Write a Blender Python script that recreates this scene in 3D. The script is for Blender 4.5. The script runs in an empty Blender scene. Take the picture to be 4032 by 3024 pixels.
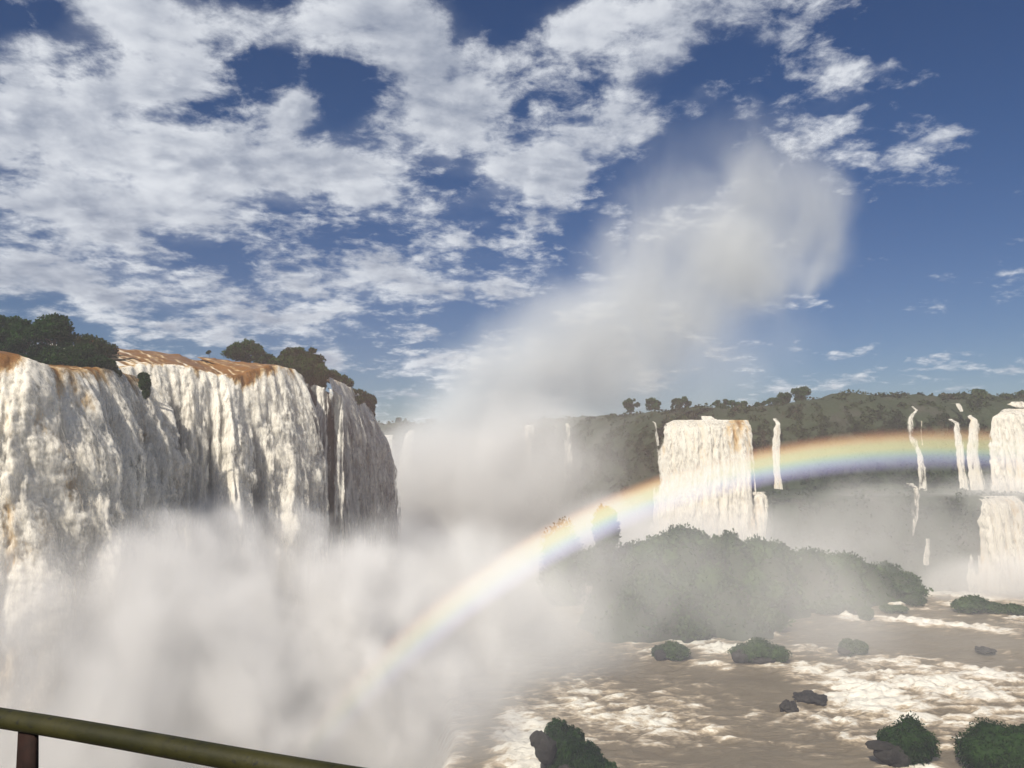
import bpy, math, random
import numpy as np
from mathutils import Vector

# ------------------------------------------------------------------ camera, light, sky
FPX, IW, IH, HORIZ, CZ = 3261.0, 4032.0, 3024.0, 1800.0, 30.0
PITCH = math.atan((HORIZ - IH / 2) / FPX)
scene = bpy.context.scene
cam = bpy.data.cameras.new('camera'); cam.sensor_width = 36; cam.lens = 36 * FPX / IW
cam.clip_start = 0.05; cam.clip_end = 20000
camo = bpy.data.objects.new('camera', cam); scene.collection.objects.link(camo)
camo.location = (0, 0, CZ); camo.rotation_euler = (math.pi / 2 + PITCH, 0, 0)
scene.camera = camo

SUN_AZ, SUN_EL = math.radians(27.5), math.radians(41.0)      # direction the light travels towards (azimuth from +Y to +X)
LIGHT = Vector((math.sin(SUN_AZ) * math.cos(SUN_EL), math.cos(SUN_AZ) * math.cos(SUN_EL), -math.sin(SUN_EL)))
sun = bpy.data.lights.new('sun', 'SUN'); sun.energy = 5.0; sun.angle = math.radians(0.5); sun.color = (1.0, 0.92, 0.8)
suno = bpy.data.objects.new('sun', sun); scene.collection.objects.link(suno)
suno.rotation_euler = LIGHT.to_track_quat('-Z', 'Y').to_euler()

scene.view_settings.view_transform = 'Standard'; scene.view_settings.look = 'None'
scene.view_settings.exposure = 0.13; scene.view_settings.gamma = 1
cy = scene.cycles
cy.use_denoising = True
cy.volume_bounces = 2; cy.max_bounces = 8; cy.diffuse_bounces = 2; cy.transparent_max_bounces = 12
cy.volume_step_rate = 3.0; cy.volume_max_steps = 160
cy.sample_clamp_indirect = 4.0; cy.sample_clamp_direct = 8.0


class NT:
    """small expression writer for node trees"""
    def __init__(s, tree): s.t = tree
    def node(s, kind, **kw):
        n = s.t.nodes.new(kind)
        for k, v in kw.items(): setattr(n, k, v)
        return n
    def put(s, inp, v):
        if isinstance(v, X): s.t.links.new(v.s, inp)
        elif hasattr(v, 'is_output'): s.t.links.new(v, inp)
        elif v is not None: inp.default_value = v
    def m(s, op, a, b=None, c=None, clamp=False):
        n = s.node('ShaderNodeMath', operation=op, use_clamp=clamp)
        for i, v in enumerate((a, b, c)):
            if v is not None: s.put(n.inputs[i], v)
        return X(s, n.outputs[0])
    def xyz(s, x, y, z):
        n = s.node('ShaderNodeCombineXYZ')
        for i, v in enumerate((x, y, z)): s.put(n.inputs[i], v)
        return X(s, n.outputs[0])
    def sep(s, v):
        n = s.node('ShaderNodeSeparateXYZ'); s.put(n.inputs[0], v)
        return [X(s, o) for o in n.outputs]
    def noise(s, vec, scale=1.0, detail=3.0, rough=0.55, dist=0.0, col=False):
        n = s.node('ShaderNodeTexNoise')
        s.put(n.inputs['Vector'], vec); n.inputs['Scale'].default_value = scale
        n.inputs['Detail'].default_value = detail; n.inputs['Roughness'].default_value = rough
        n.inputs['Distortion'].default_value = dist
        return X(s, n.outputs[1 if col else 0])
    def ss(s, v, a, b, c=0.0, d=1.0, kind='SMOOTHSTEP'):
        n = s.node('ShaderNodeMapRange', interpolation_type=kind)
        s.put(n.inputs['Value'], v)
        n.inputs['From Min'].default_value = a; n.inputs['From Max'].default_value = b
        n.inputs['To Min'].default_value = c; n.inputs['To Max'].default_value = d
        return X(s, n.outputs[0])
    def mix(s, f, a, b):
        n = s.node('ShaderNodeMix', data_type='RGBA')
        s.put(n.inputs[0], f)
        for i, v in ((6, a), (7, b)):
            s.put(n.inputs[i], tuple(v) + (1,) if isinstance(v, tuple) and len(v) == 3 else v)
        return X(s, n.outputs[2])
    def attr(s, name, out=2):
        n = s.node('ShaderNodeAttribute', attribute_name=name)
        return X(s, n.outputs[out])
    def dot(s, a, b):
        n = s.node('ShaderNodeVectorMath', operation='DOT_PRODUCT')
        s.put(n.inputs[0], a); s.put(n.inputs[1], b)
        return X(s, n.outputs['Value'])


class X:
    def __init__(s, n, sock): s.n = n; s.s = sock
    def __add__(a, b): return a.n.m('ADD', a, b)
    __radd__ = __add__
    def __sub__(a, b): return a.n.m('SUBTRACT', a, b)
    def __rsub__(a, b): return a.n.m('SUBTRACT', b, a)
    def __mul__(a, b): return a.n.m('MULTIPLY', a, b)
    __rmul__ = __mul__
    def __truediv__(a, b): return a.n.m('DIVIDE', a, b)
    def __rtruediv__(a, b): return a.n.m('DIVIDE', b, a)
    def max(a, b): return a.n.m('MAXIMUM', a, b)
    def min(a, b): return a.n.m('MINIMUM', a, b)
    def exp(a): return a.n.m('EXPONENT', a)
    def abs(a): return a.n.m('ABSOLUTE', a)


def build_sky():
    w = bpy.data.worlds.new('World'); scene.world = w; w.use_nodes = True
    t = w.node_tree; t.nodes.clear(); N = NT(t)
    sky = N.node('ShaderNodeTexSky', sky_type='NISHITA', sun_disc=False)
    sky.sun_elevation = SUN_EL
    sky.sun_rotation = math.atan2(-LIGHT.x, -LIGHT.y)
    sky.air_density = 1.0; sky.dust_density = 0.4; sky.ozone_density = 6.0; sky.altitude = 200
    tc = N.node('ShaderNodeTexCoord'); d = tc.outputs['Generated']
    x, y, z = N.sep(d)
    zc = z.max(0.0)
    # direction projected on a high flat layer, so the clouds shrink and streak towards the horizon
    q = 1.0 / (zc + 0.22)
    P = N.xyz(x * q, y * q, 0.0)
    # angular coordinates around north, for where the cloud banks are
    ya = y.max(0.05); u = x / ya; v = z / ya
    def blob(px, py, rx, ry, rot, wt):
        a = (px - IW / 2) / FPX; b = (IH / 2 - py) / FPX
        yy = math.cos(PITCH) - b * math.sin(PITCH); zz = math.sin(PITCH) + b * math.cos(PITCH)
        cu, cv = a / yy, zz / yy
        c, s_ = math.cos(math.radians(rot)), math.sin(math.radians(rot))
        du = u - cu; dv = v - cv
        e1 = (du * c + dv * s_) * (FPX / rx); e2 = (dv * c - du * s_) * (FPX / ry)
        return (0.0 - (e1 * e1 + e2 * e2)).exp() * wt
    base = -0.04
    cov = None
    for b in SKY_BLOBS:
        k = blob(*b); cov = k if cov is None else cov + k
    warp = N.noise(P, 2.2, 4, 0.6, 0.0)
    n1 = N.noise(P, 4.6, 9, 0.60, 0.15)
    P2 = N.xyz(x * q + LIGHT.x * -0.05, y * q + LIGHT.y * -0.05, 0.0)
    n1b = N.noise(P2, 4.6, 5, 0.60, 0.15)
    fine = N.noise(P, 17.0, 6, 0.66, 0.3)
    dens = (n1 - 0.5) * 3.0 + (fine - 0.5) * 1.3 + (warp - 0.5) * 0.9 + cov * 1.05 - 0.04
    a = N.ss(dens, -0.05, 0.62)
    veil = N.ss(cov + (warp - 0.5) * 1.4 + (n1 - 0.5) * 0.6, 0.05, 0.85) * 0.42
    a = a + veil * (1.0 - a)
    thick = N.ss(dens, 0.15, 1.0)
    lit = (n1 - n1b) * 3.0 + (fine - 0.5) * 0.9 + (warp - 0.5) * 3.0
    bright = N.ss(lit - thick * 0.5, -0.95, 0.45)
    low = N.ss(z, 0.0, 0.30)
    ccol = N.mix(bright, (0.30, 0.345, 0.45), (0.86, 0.89, 0.94))
    skyc = X(N, sky.outputs[0])
    gm = N.node('ShaderNodeGamma'); N.put(gm.inputs[0], skyc); gm.inputs[1].default_value = 1.0
    hs = N.node('ShaderNodeHueSaturation'); N.put(hs.inputs['Color'], X(N, gm.outputs[0]))
    hs.inputs['Saturation'].default_value = 1.18; hs.inputs['Value'].default_value = 1.0; hs.inputs['Hue'].default_value = 0.51
    b1 = N.node('ShaderNodeBackground'); N.put(b1.inputs[0], X(N, hs.outputs[0])); b1.inputs[1].default_value = 0.049
    b2 = N.node('ShaderNodeBackground'); N.put(b2.inputs[0], ccol); b2.inputs[1].default_value = 0.85
    mx = N.node('ShaderNodeMixShader'); N.put(mx.inputs[0], a * 0.93)
    t.links.new(b1.outputs[0], mx.inputs[1]); t.links.new(b2.outputs[0], mx.inputs[2])
    out = N.node('ShaderNodeOutputWorld'); t.links.new(mx.outputs[0], out.inputs[0])
    w.cycles.sampling_method = 'MANUAL'; w.cycles.sample_map_resolution = 512


# cloud banks: px, py, rx, ry (photo pixels), tilt, weight
SKY_BLOBS = [
    (560, 80, 260, 190, 0, 0.60), (330, 40, 160, 90, 0, 0.3), (690, 310, 170, 90, 10, 0.62), (430, 370, 90, 70, 0, 0.5),
    (80, 230, 170, 150, 0, 0.62), (1160, 430, 95, 80, 0, 0.72), (1000, 110, 260, 90, -10, 0.45),
    (1550, 90, 330, 170, -5, 0.66), (1760, 330, 260, 190, -30, 0.55), (1500, 440, 160, 60, 20, .3), (2250, 120, 200, 130, 20, 0.5),
    (200, 480, 420, 130, 0, 0.50), (500, 740, 900, 240, -4, 0.66), (1000, 620, 500, 120, -6, 0.42), (1500, 560, 400, 110, 10, 0.35),
    (200, 1050, 480, 120, -8, 0.42), (700, 1180, 520, 90, -6, 0.40), (1350, 1110, 330, 90, 0, 0.42), (1850, 1140, 300, 70, 0, 0.45),
    (2100, 700, 360, 150, 15, 0.50), (2450, 480, 280, 130, 30, 0.42), (2800, 60, 320, 130, 25, 0.45), (2560, 250, 180, 70, 20, 0.34),
    (2770, 370, 150, 60, 30, 0.32), (3250, 230, 230, 60, -20, 0.24), (3500, 260, 90, 40, 15, 0.45), (3050, 140, 160, 50, 20, 0.25),
    (3640, 560, 330, 110, 20, 0.30), (3250, 540, 160, 60, 10, 0.15), (3680, 1210, 120, 25, 5, 0.22), (2150, 870, 80, 40, 0, 0.35),
    (1300, 1395, 65, 45, 0, 0.62), (1900, 880, 60, 25, 0, 0.3), (900, 1300, 500, 60, 0, 0.30), (3600, 1330, 700, 170, 0, -0.22),
    (1560, 1450, 300, 60, 0, 0.22), (2600, 1440, 700, 60, 0, 0.12),
    (820, 440, 130, 70, 0, -0.4), (1000, 260, 150, 70, -10, -.5), (1320, 280, 110, 80, 10, -0.4), (150, 60, 160, 90, 0, -0.5), (3800, 130, 420, 330, 0, -0.6),
    (3500, 900, 500, 300, 0, -0.45), (2050, 420, 40, 60, 0, -0.15), (1500, 1250, 280, 60, 0, -0.15),
    (1150, 880, 210, 45, 0, -0.3), (1800, 720, 220, 40, 0, -0.25), (2450, 740, 160, 50, 20, -0.25),
]
build_sky()
DIAG = 0

# ------------------------------------------------------------------ helpers
COL = scene.collection
rng = np.random.default_rng(7)


def pt(px, py, D):
    """world point seen at photo pixel (px, py) standing at depth y = D"""
    a = (px - IW / 2) / FPX; b = (IH / 2 - py) / FPX
    yy = math.cos(PITCH) - b * math.sin(PITCH); zz = math.sin(PITCH) + b * math.cos(PITCH)
    return np.array([a / yy * D, D, CZ + zz / yy * D])


def ground(px, py, z=0.0):
    a = (px - IW / 2) / FPX; b = (IH / 2 - py) / FPX
    yy = math.cos(PITCH) - b * math.sin(PITCH); zz = math.sin(PITCH) + b * math.cos(PITCH)
    D = (z - CZ) / zz * yy
    return pt(px, py, D)


_perm = np.random.default_rng(3).permutation(4096).astype(np.int64)
_grad = np.random.default_rng(4).normal(size=(4096, 3)); _grad /= np.linalg.norm(_grad, axis=1)[:, None]


def perlin(x, y, z=0.0, seed=0):
    x, y, z = np.broadcast_arrays(np.asarray(x, float) + seed * 17.31, np.asarray(y, float) + seed * 5.77, np.asarray(z, float))
    xi = np.floor(x).astype(np.int64); yi = np.floor(y).astype(np.int64); zi = np.floor(z).astype(np.int64)
    xf, yf, zf = x - xi, y - yi, z - zi
    f = lambda t: t * t * t * (t * (t * 6 - 15) + 10)
    u, v, w = f(xf), f(yf), f(zf)
    def g(i, j, k):
        h = _perm[(_perm[(_perm[(xi + i) & 4095] + yi + j) & 4095] + zi + k) & 4095]
        gr = _grad[h]
        return gr[..., 0] * (xf - i) + gr[..., 1] * (yf - j) + gr[..., 2] * (zf - k)
    def lerp(a, b, t): return a + (b - a) * t
    return lerp(lerp(lerp(g(0, 0, 0), g(1, 0, 0), u), lerp(g(0, 1, 0), g(1, 1, 0), u), v),
                lerp(lerp(g(0, 0, 1), g(1, 0, 1), u), lerp(g(0, 1, 1), g(1, 1, 1), u), v), w) * 1.6


def fbm(x, y, z=0.0, o=4, seed=0, gain=0.5):
    s = 0; a = 1.0; f = 1.0
    for i in range(o):
        s = s + a * perlin(x * f, y * f, z * f if not np.isscalar(z) else z, seed + i); a *= gain; f *= 2.03
    return s


def billow(x, y, z=0.0, o=4, seed=0, gain=0.5):
    s = 0; a = 1.0; f = 1.0
    for i in range(o):
        s = s + a * np.abs(perlin(x * f, y * f, z * f if not np.isscalar(z) else z, seed + i)); a *= gain; f *= 2.03
    return s


def sstep(x, a, b):
    t = np.clip((x - a) / (b - a), 0, 1); return t * t * (3 - 2 * t)


def mesh_obj(name, V, F, mat, parent=None, attrs=None, smooth=True, mats=None, midx=None):
    """V (n,3), F (m,3|4) or list of such arrays -> one linked mesh object; V in world coordinates, parent offset removed"""
    me = bpy.data.meshes.new(name)
    Fs = F if isinstance(F, list) else [F]
    Fs = [f for f in Fs if len(f)]
    V = np.asarray(V, float)
    if parent is not None: V = V - np.array(parent.location)
    me.vertices.add(len(V)); me.vertices.foreach_set('co', V.astype(np.float32).ravel())
    loops = np.concatenate([f.ravel() for f in Fs]).astype(np.int32)
    tot = np.concatenate([np.full(len(f), f.shape[1]) for f in Fs]).astype(np.int32)
    start = np.concatenate([[0], np.cumsum(tot)[:-1]]).astype(np.int32)
    me.loops.add(len(loops)); me.loops.foreach_set('vertex_index', loops)
    me.polygons.add(len(tot)); me.polygons.foreach_set('loop_start', start); me.polygons.foreach_set('loop_total', tot)
    me.update(calc_edges=True)
    if smooth: me.polygons.foreach_set('use_smooth', np.ones(len(tot), bool))
    for k, a in (attrs or {}).items():
        at = me.attributes.new(k, 'FLOAT', 'POINT'); at.data.foreach_set('value', np.asarray(a, np.float32).ravel())
    for m_ in (mats or [mat]): me.materials.append(m_)
    if midx is not None: me.polygons.foreach_set('material_index', np.asarray(midx, np.int32))
    me.validate()
    o = bpy.data.objects.new(name, me); COL.objects.link(o)
    if parent is not None: o.parent = parent
    return o


def tag(o, label=None, cat=None, group=None, kind=None):
    if label: o['label'] = label
    if cat: o['category'] = cat
    if group: o['group'] = group
    if kind: o['kind'] = kind
    return o


def thing(name, loc, label, cat, group=None):
    o = bpy.data.objects.new(name, None); COL.objects.link(o); o.location = [float(c) for c in loc]
    return tag(o, label, cat, group)


def grid_faces(nu, nv, off=0, flip=False):
    i, j = np.meshgrid(np.arange(nu - 1), np.arange(nv - 1), indexing='ij')
    a = (i * nv + j).ravel() + off
    f = np.stack([a, a + nv, a + nv + 1, a + 1], 1)
    return f[:, ::-1] if flip else f


def tube(P, R, n=7):
    """tapered tube along points P with radii R"""
    P = np.asarray(P, float); V = []; 
    for i in range(len(P)):
        t = P[min(i + 1, len(P) - 1)] - P[max(i - 1, 0)]; t = t / (np.linalg.norm(t) + 1e-9)
        a = np.cross(t, [0.3, 0.1, 1.0] if abs(t[2]) < 0.9 else [1, 0, 0]); a /= np.linalg.norm(a); b = np.cross(t, a)
        for k in range(n):
            w = 2 * math.pi * k / n
            V.append(P[i] + R[i] * (math.cos(w) * a + math.sin(w) * b))
    F = []
    for i in range(len(P) - 1):
        for k in range(n):
            F.append((i * n + k, i * n + (k + 1) % n, (i + 1) * n + (k + 1) % n, (i + 1) * n + k))
    V.append(P[-1]); e = len(V) - 1
    T = [((len(P) - 1) * n + k, (len(P) - 1) * n + (k + 1) % n, e, e) for k in range(n)]
    F = np.array(F); T = np.array(T)[:, :3]
    return np.array(V), F, T


def join(parts):
    """parts: list of (V, F4, F3)"""
    Vs, Q, T, off = [], [], [], 0
    for V, q, t in parts:
        Vs.append(V)
        if len(q): Q.append(np.asarray(q) + off)
        if len(t): T.append(np.asarray(t) + off)
        off += len(V)
    F = []
    if Q: F.append(np.concatenate(Q))
    if T: F.append(np.concatenate(T))
    return np.concatenate(Vs), F


def leaf_cards(C, size, up=0.35, stretch=1.9, drop=0.0, r=rng, out=None):
    """one small folded leaf-shaped face pair per centre C; size array"""
    n = len(C)
    d = r.normal(size=(n, 3)); d[:, 2] += up
    if out is not None: d = d * 0.6 + out
    d[:, 2] -= drop
    d /= np.linalg.norm(d, axis=1)[:, None]
    a = np.cross(d, r.normal(size=(n, 3))); a /= np.linalg.norm(a, axis=1)[:, None] + 1e-9
    s = (np.asarray(size) * r.uniform(0.6, 1.4, n))[:, None]
    L = d * s * stretch * 0.5; W = a * s * 0.5
    nn = np.cross(d, a) * s * 0.12
    V = np.stack([C - L, C + W + nn, C + L, C - W + nn], 1).reshape(-1, 3)
    i = np.arange(n)[:, None] * 4
    F = i + np.array([[0, 1, 2, 3]])
    return V, F


def nodes_mat(name):
    m = bpy.data.materials.new(name); m.use_nodes = True
    t = m.node_tree; t.nodes.clear()
    return m, NT(t)


def finish(N, surf=None, vol=None):
    o = N.node('ShaderNodeOutputMaterial')
    if surf is not None: N.t.links.new(surf, o.inputs['Surface'])
    if vol is not None: N.t.links.new(vol, o.inputs['Volume'])


def bsdf(N, col, rough=0.6, spec=0.5, normal=None, alpha=None, trans=None):
    b = N.node('ShaderNodeBsdfPrincipled')
    N.put(b.inputs['Base Color'], tuple(col) + (1,) if isinstance(col, tuple) else col)
    N.put(b.inputs['Roughness'], rough)
    N.put(b.inputs['Specular IOR Level'], spec)
    if normal is not None: N.put(b.inputs['Normal'], normal)
    if alpha is not None: N.put(b.inputs['Alpha'], alpha)
    return b


def bump(N, h, strength=0.5, dist=0.1):
    b = N.node('ShaderNodeBump'); N.put(b.inputs['Height'], h)
    b.inputs['Strength'].default_value = strength; b.inputs['Distance'].default_value = dist
    return X(N, b.outputs[0])


# ------------------------------------------------------------------ materials
def mat_fall(name='falling_water', fine=1.0, foamc=(0.93, 0.885, 0.785)):
    m, N = nodes_mat(name)
    g = N.node('ShaderNodeNewGeometry'); p = X(N, g.outputs['Position'])
    foam = N.attr('foam'); cover = N.attr('cover')
    mp = N.node('ShaderNodeMapping'); N.put(mp.inputs[0], p); mp.inputs['Scale'].default_value = (1.0, 1.0, 0.32)
    pv = X(N, mp.outputs[0])
    n1 = N.noise(pv, 0.55 * fine, 5, 0.6); n2 = N.noise(pv, 3.0 * fine, 5, 0.7)
    f = N.ss(foam + (n1 - 0.5) * 0.5 + (n2 - 0.5) * 0.7, 0.1, 0.95)
    c = N.mix(N.ss(f, 0.0, 0.45), (0.27, 0.125, 0.032), (0.66, 0.47, 0.24))
    c = N.mix(N.ss(f, 0.3, 0.95), c, foamc)
    c = N.mix(N.ss(N.attr('thin') + (n2 - 0.5) * 0.5, 0.1, 0.9), c, (0.115, 0.125, 0.125))  # thin-water grey, which also paints shade into the fold valleys
    h = N.noise(pv, 1.6 * fine, 8, 0.72, 0.2)
    nrm = bump(N, h, 0.6, 0.25 / fine)
    al = N.ss(cover + (N.noise(pv, 1.5 * fine, 7, 0.72) - 0.5) * 1.2, 0.32, 0.68)
    b = bsdf(N, c, N.ss(f, 0.1, 0.6, 0.35, 0.9), 0.2, nrm, al)
    # aerated water lets light through from behind
    tr = N.node('ShaderNodeBsdfTranslucent'); N.put(tr.inputs[0], c)
    tp = N.node('ShaderNodeBsdfTransparent')
    m2 = N.node('ShaderNodeMixShader'); N.put(m2.inputs[0], al); N.t.links.new(tp.outputs[0], m2.inputs[1]); N.t.links.new(tr.outputs[0], m2.inputs[2])
    mx = N.node('ShaderNodeMixShader'); mx.inputs[0].default_value = 0.18
    N.t.links.new(b.outputs[0], mx.inputs[1]); N.t.links.new(m2.outputs[0], mx.inputs[2])
    finish(N, mx.outputs[0]); return m


def mat_river():
    m, N = nodes_mat('river_water')
    g = N.node('ShaderNodeNewGeometry'); p = X(N, g.outputs['Position'])
    foam = N.attr('foam')
    mp = N.node('ShaderNodeMapping'); N.put(mp.inputs[0], p); mp.inputs['Scale'].default_value = (0.38, 1.0, 1.0); mp.inputs['Rotation'].default_value = (0, 0, 0.25)
    pv = X(N, mp.outputs[0])
    n1 = N.noise(pv, 0.6, 10, 0.74, 0.9); n2 = N.noise(pv, 3.5, 6, 0.72, 0.6); n3 = N.noise(pv, 0.16, 3, 0.5)
    f = N.ss(foam + (n1 - 0.5) * 1.9 + (n2 - 0.5) * 0.8, 0.22, 0.95)
    c = N.mix(n3, (0.15, 0.12, 0.080), (0.24, 0.195, 0.135))
    c = N.mix(N.ss(f, 0.0, 0.5), c, (0.50, 0.40, 0.28)); c = N.mix(N.ss(f, 0.35, 1.0), c, (0.86, 0.82, 0.72))
    nrm = bump(N, n1 + n2 * 0.4, 0.8, 0.5)
    b = bsdf(N, c, N.ss(f, 0, 1, 0.28, 0.7), 0.4, nrm)
    finish(N, b.outputs[0]); return m


def mat_rock(name, c1, c2, scale=0.4, moss=None):
    m, N = nodes_mat(name)
    g = N.node('ShaderNodeNewGeometry'); p = X(N, g.outputs['Position'])
    n1 = N.noise(p, scale, 8, 0.65, 0.3); n2 = N.noise(p, scale * 5, 6, 0.7)
    c = N.mix(N.ss(n1, 0.3, 0.7), c1, c2)
    if moss is not None:
        mn = N.noise(p, scale * 0.6, 6, 0.7)
        c = N.mix(N.ss(mn, 0.30, 0.50), c, moss)
    b = bsdf(N, c, 0.8, 0.3, bump(N, n1 + n2 * 0.5, 1.0, 0.6))
    finish(N, b.outputs[0]); return m


def mat_leaf(name, c1, c2, c3=None, scale=0.35):
    m, N = nodes_mat(name)
    g = N.node('ShaderNodeNewGeometry'); p = X(N, g.outputs['Position'])
    n1 = N.noise(p, scale, 4, 0.6); n2 = N.noise(p, scale * 7, 3, 0.6)
    c = N.mix(N.ss(n1 + (n2 - 0.5) * 0.7, 0.32, 0.68), c1, c2)
    if c3 is not None: c = N.mix(N.ss(N.noise(p, scale * 1.7, 3, 0.5), 0.58, 0.66), c, c3)
    b = bsdf(N, c, 0.65, 0.10)
    tr = N.node('ShaderNodeBsdfTranslucent'); N.put(tr.inputs[0], c)
    mx = N.node('ShaderNodeMixShader'); mx.inputs[0].default_value = 0.22
    N.t.links.new(b.outputs[0], mx.inputs[1]); N.t.links.new(tr.outputs[0], mx.inputs[2])
    finish(N, mx.outputs[0]); return m


FALL = mat_fall(); FALLFAR = mat_fall('distant_falling_water', 0.6, (0.80, 0.755, 0.66))
RIVER = mat_river()
ROCK = mat_rock('basalt', (0.020, 0.018, 0.015), (0.052, 0.047, 0.040))
CLIFFM = mat_rock('mossy_basalt', (0.03, 0.03, 0.024), (0.07, 0.062, 0.048), 0.12, (0.030, 0.042, 0.018))
BARK = mat_rock('bark', (0.06, 0.045, 0.03), (0.13, 0.10, 0.07), 1.5)
LEAF = mat_leaf('dark_leaves', (0.006, 0.024, 0.003), (0.026, 0.075, 0.011))
LEAFP = mat_leaf('pale_leaves', (0.012, 0.036, 0.006), (0.036, 0.085, 0.017))
LEAFR = mat_leaf('rusty_leaves', (0.025, 0.038, 0.010), (0.05, 0.065, 0.02), (0.085, 0.036, 0.02))
GRASS = mat_leaf('wet_grass', (0.007, 0.024, 0.003), (0.026, 0.062, 0.010))
FOREST = mat_leaf('forest_leaves', (0.018, 0.030, 0.010), (0.052, 0.070, 0.026), (0.06, 0.055, 0.03), 0.12)
SHRUB = mat_leaf('shrub_leaves', (0.026, 0.052, 0.018), (0.070, 0.115, 0.034), None, 0.2)


# ------------------------------------------------------------------ river bed, gorge, river
def shelf_edge(y):          # left edge of the rock shelf the upper river runs on
    return np.interp(y, [40, 60, 80, 95, 120, 160, 190, 260], [-4, -6, -7, -6, -10, -24, -34, -40]) + 1.8 * perlin(y / 9.0, 0.3)


FOAM_SPOTS = [  # photo pixel centre, half sizes, strength: rapids on the shelf
    (3420, 2740, 190, 70, .75), (3700, 2700, 330, 60, .6), (3200, 2640, 170, 32, .55), (3560, 2610, 320, 30, .38), (3900, 2650, 160, 30, .55),
    (3330, 2690, 120, 45, .6), (3600, 2820, 330, 35, .45), (3250, 2830, 190, 35, .42), (3330, 2900, 80, 18, .6), (3850, 2790, 200, 40, .4),
    (2300, 2760, 200, 90, .36), (2550, 2830, 260, 60, .42), (2750, 2880, 220, 16, .45), (2250, 2880, 150, 60, .3), (2700, 2760, 130, 40, .3),
    (2060, 2920, 90, 120, .9), (2100, 2990, 60, 60, .6), (3740, 2920, 100, 25, .35), (3600, 3010, 130, 14, .6),
    (2480, 2480, 70, 22, .55), (2590, 2500, 70, 22, .6), (2680, 2520, 110, 20, .6), (2850, 2550, 100, 24, .8), (2780, 2610, 90, 12, .5), (2560, 2560, 90, 30, .3),
    (3160, 2320, 120, 10, .7), (3270, 2345, 90, 16, .75), (3440, 2362, 190, 9, .75), (3620, 2330, 140, 12, .6), (3800, 2345, 240, 14, .55),
    (3360, 2430, 90, 10, .6), (3600, 2442, 150, 9, .75), (3760, 2460, 180, 12, .65), (3900, 2478, 100, 8, .6), (4000, 2420, 60, 30, .5),
    (3180, 2545, 90, 16, .35), (3050, 2490, 80, 8, .25), (3850, 2380, 160, 10, .5), (2950, 2520, 160, 10, .3), (3960, 2560, 90, 10, .3),
    (3120, 2760, 110, 10, .35), (3110, 2830, 60, 10, .3), (4000, 2740, 90, 60, .35), (2700, 2690, 90, 8, .2), (2940, 2800, 90, 10, .25)]
SLICK = [(3060, 2720, 170, 40), (3000, 2990, 420, 26), (3600, 2520, 330, 34), (3080, 2400, 130, 50), (3900, 2600, 120, 20), (2900, 2650, 200, 30), (3850, 2530, 200, 30)]


def river():
    xs = np.arange(-45, 165, 0.25); ys = []
    y = 52.0
    while y < 205: ys.append(y); y += 0.20 + 0.25 * (y - 52) / 100
    ys = np.array(ys)
    Xg, Yg = np.meshgrid(xs, ys, indexing='ij')
    # flow-aligned coordinates
    a = 0.25; U = Xg * math.cos(a) + Yg * math.sin(a); W = -Xg * math.sin(a) + Yg * math.cos(a)
    U = U + 2.5 * perlin(Xg / 14, Yg / 14, 1.0); W = W + 2.0 * perlin(Xg / 12, Yg / 12, 7.0)
    big = fbm(U / 16, W / 6, 0.0, 3, 1)
    rid = 1 - np.abs(perlin(U / 6.5, W / 2.6, 0, 9)) * 2.2
    rid2 = 1 - np.abs(perlin(U / 2.6, W / 1.2, 0, 12)) * 2.2
    med = fbm(U / 3.2, W / 1.5, 0.0, 4, 5)
    # photo pixel of each vertex on the flat river (only to lay the rapids out where the rock shelf makes them)
    yy = Yg; zz = 0 - CZ; c, s = math.cos(PITCH), math.sin(PITCH)
    fwd = yy * c + zz * s; upv = -yy * s + zz * c
    PX = IW / 2 + FPX * Xg / fwd; PY = IH / 2 - FPX * upv / fwd
    F = np.zeros_like(Xg)
    wob = 30 * fbm(Xg / 5, Yg / 5, 3.0, 3, 21)
    for (cx, cyy, rx, ry, st) in FOAM_SPOTS:
        e = ((PX - cx + wob) / rx) ** 2 + ((PY - cyy + wob * 0.35 - (PX - cx) * 0.10) / ry) ** 2
        F = np.maximum(F, st * np.exp(-e * 0.8)) + 0.15 * st * np.exp(-e * 0.8)
    for (cx, cyy, rx, ry) in SLICK:
        e = ((PX - cx) / rx) ** 2 + ((PY - cyy - (PX - cx) * 0.08) / ry) ** 2
        F = F - 0.35 * np.exp(-e)
    rough = np.clip(0.35 + F, 0.2, 1.2)
    Z = 0.35 * big + rough * (0.42 * med + 0.42 * rid + 0.22 * rid2) - 0.45
    Z += 0.7 * np.clip(F, 0, 1) * billow(U / 2.4, W / 1.0, 0.0, 4, 31)
    foam = F * 1.0 + 0.22 * (rid - 0.55) + 0.14 * (rid2 - 0.5) + 0.24 * med + 0.20
    # over the edge of the shelf on the left
    e = Xg - shelf_edge(Yg)
    over = np.clip(-e, 0, None)
    Z = Z - np.minimum(over ** 1.5 * 1.2, 34)
    foam = foam + sstep(-e, -4, 3) * 0.7
    V = np.stack([Xg, Yg, Z], -1).reshape(-1, 3)
    keep = Xg > shelf_edge(Yg) - 11
    f = grid_faces(len(xs), len(ys))
    k = keep.ravel()[f].all(1)
    o = mesh_obj('river', V, f[k], RIVER, attrs={'foam': foam})
    tag(o, kind='structure')


river()


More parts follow.
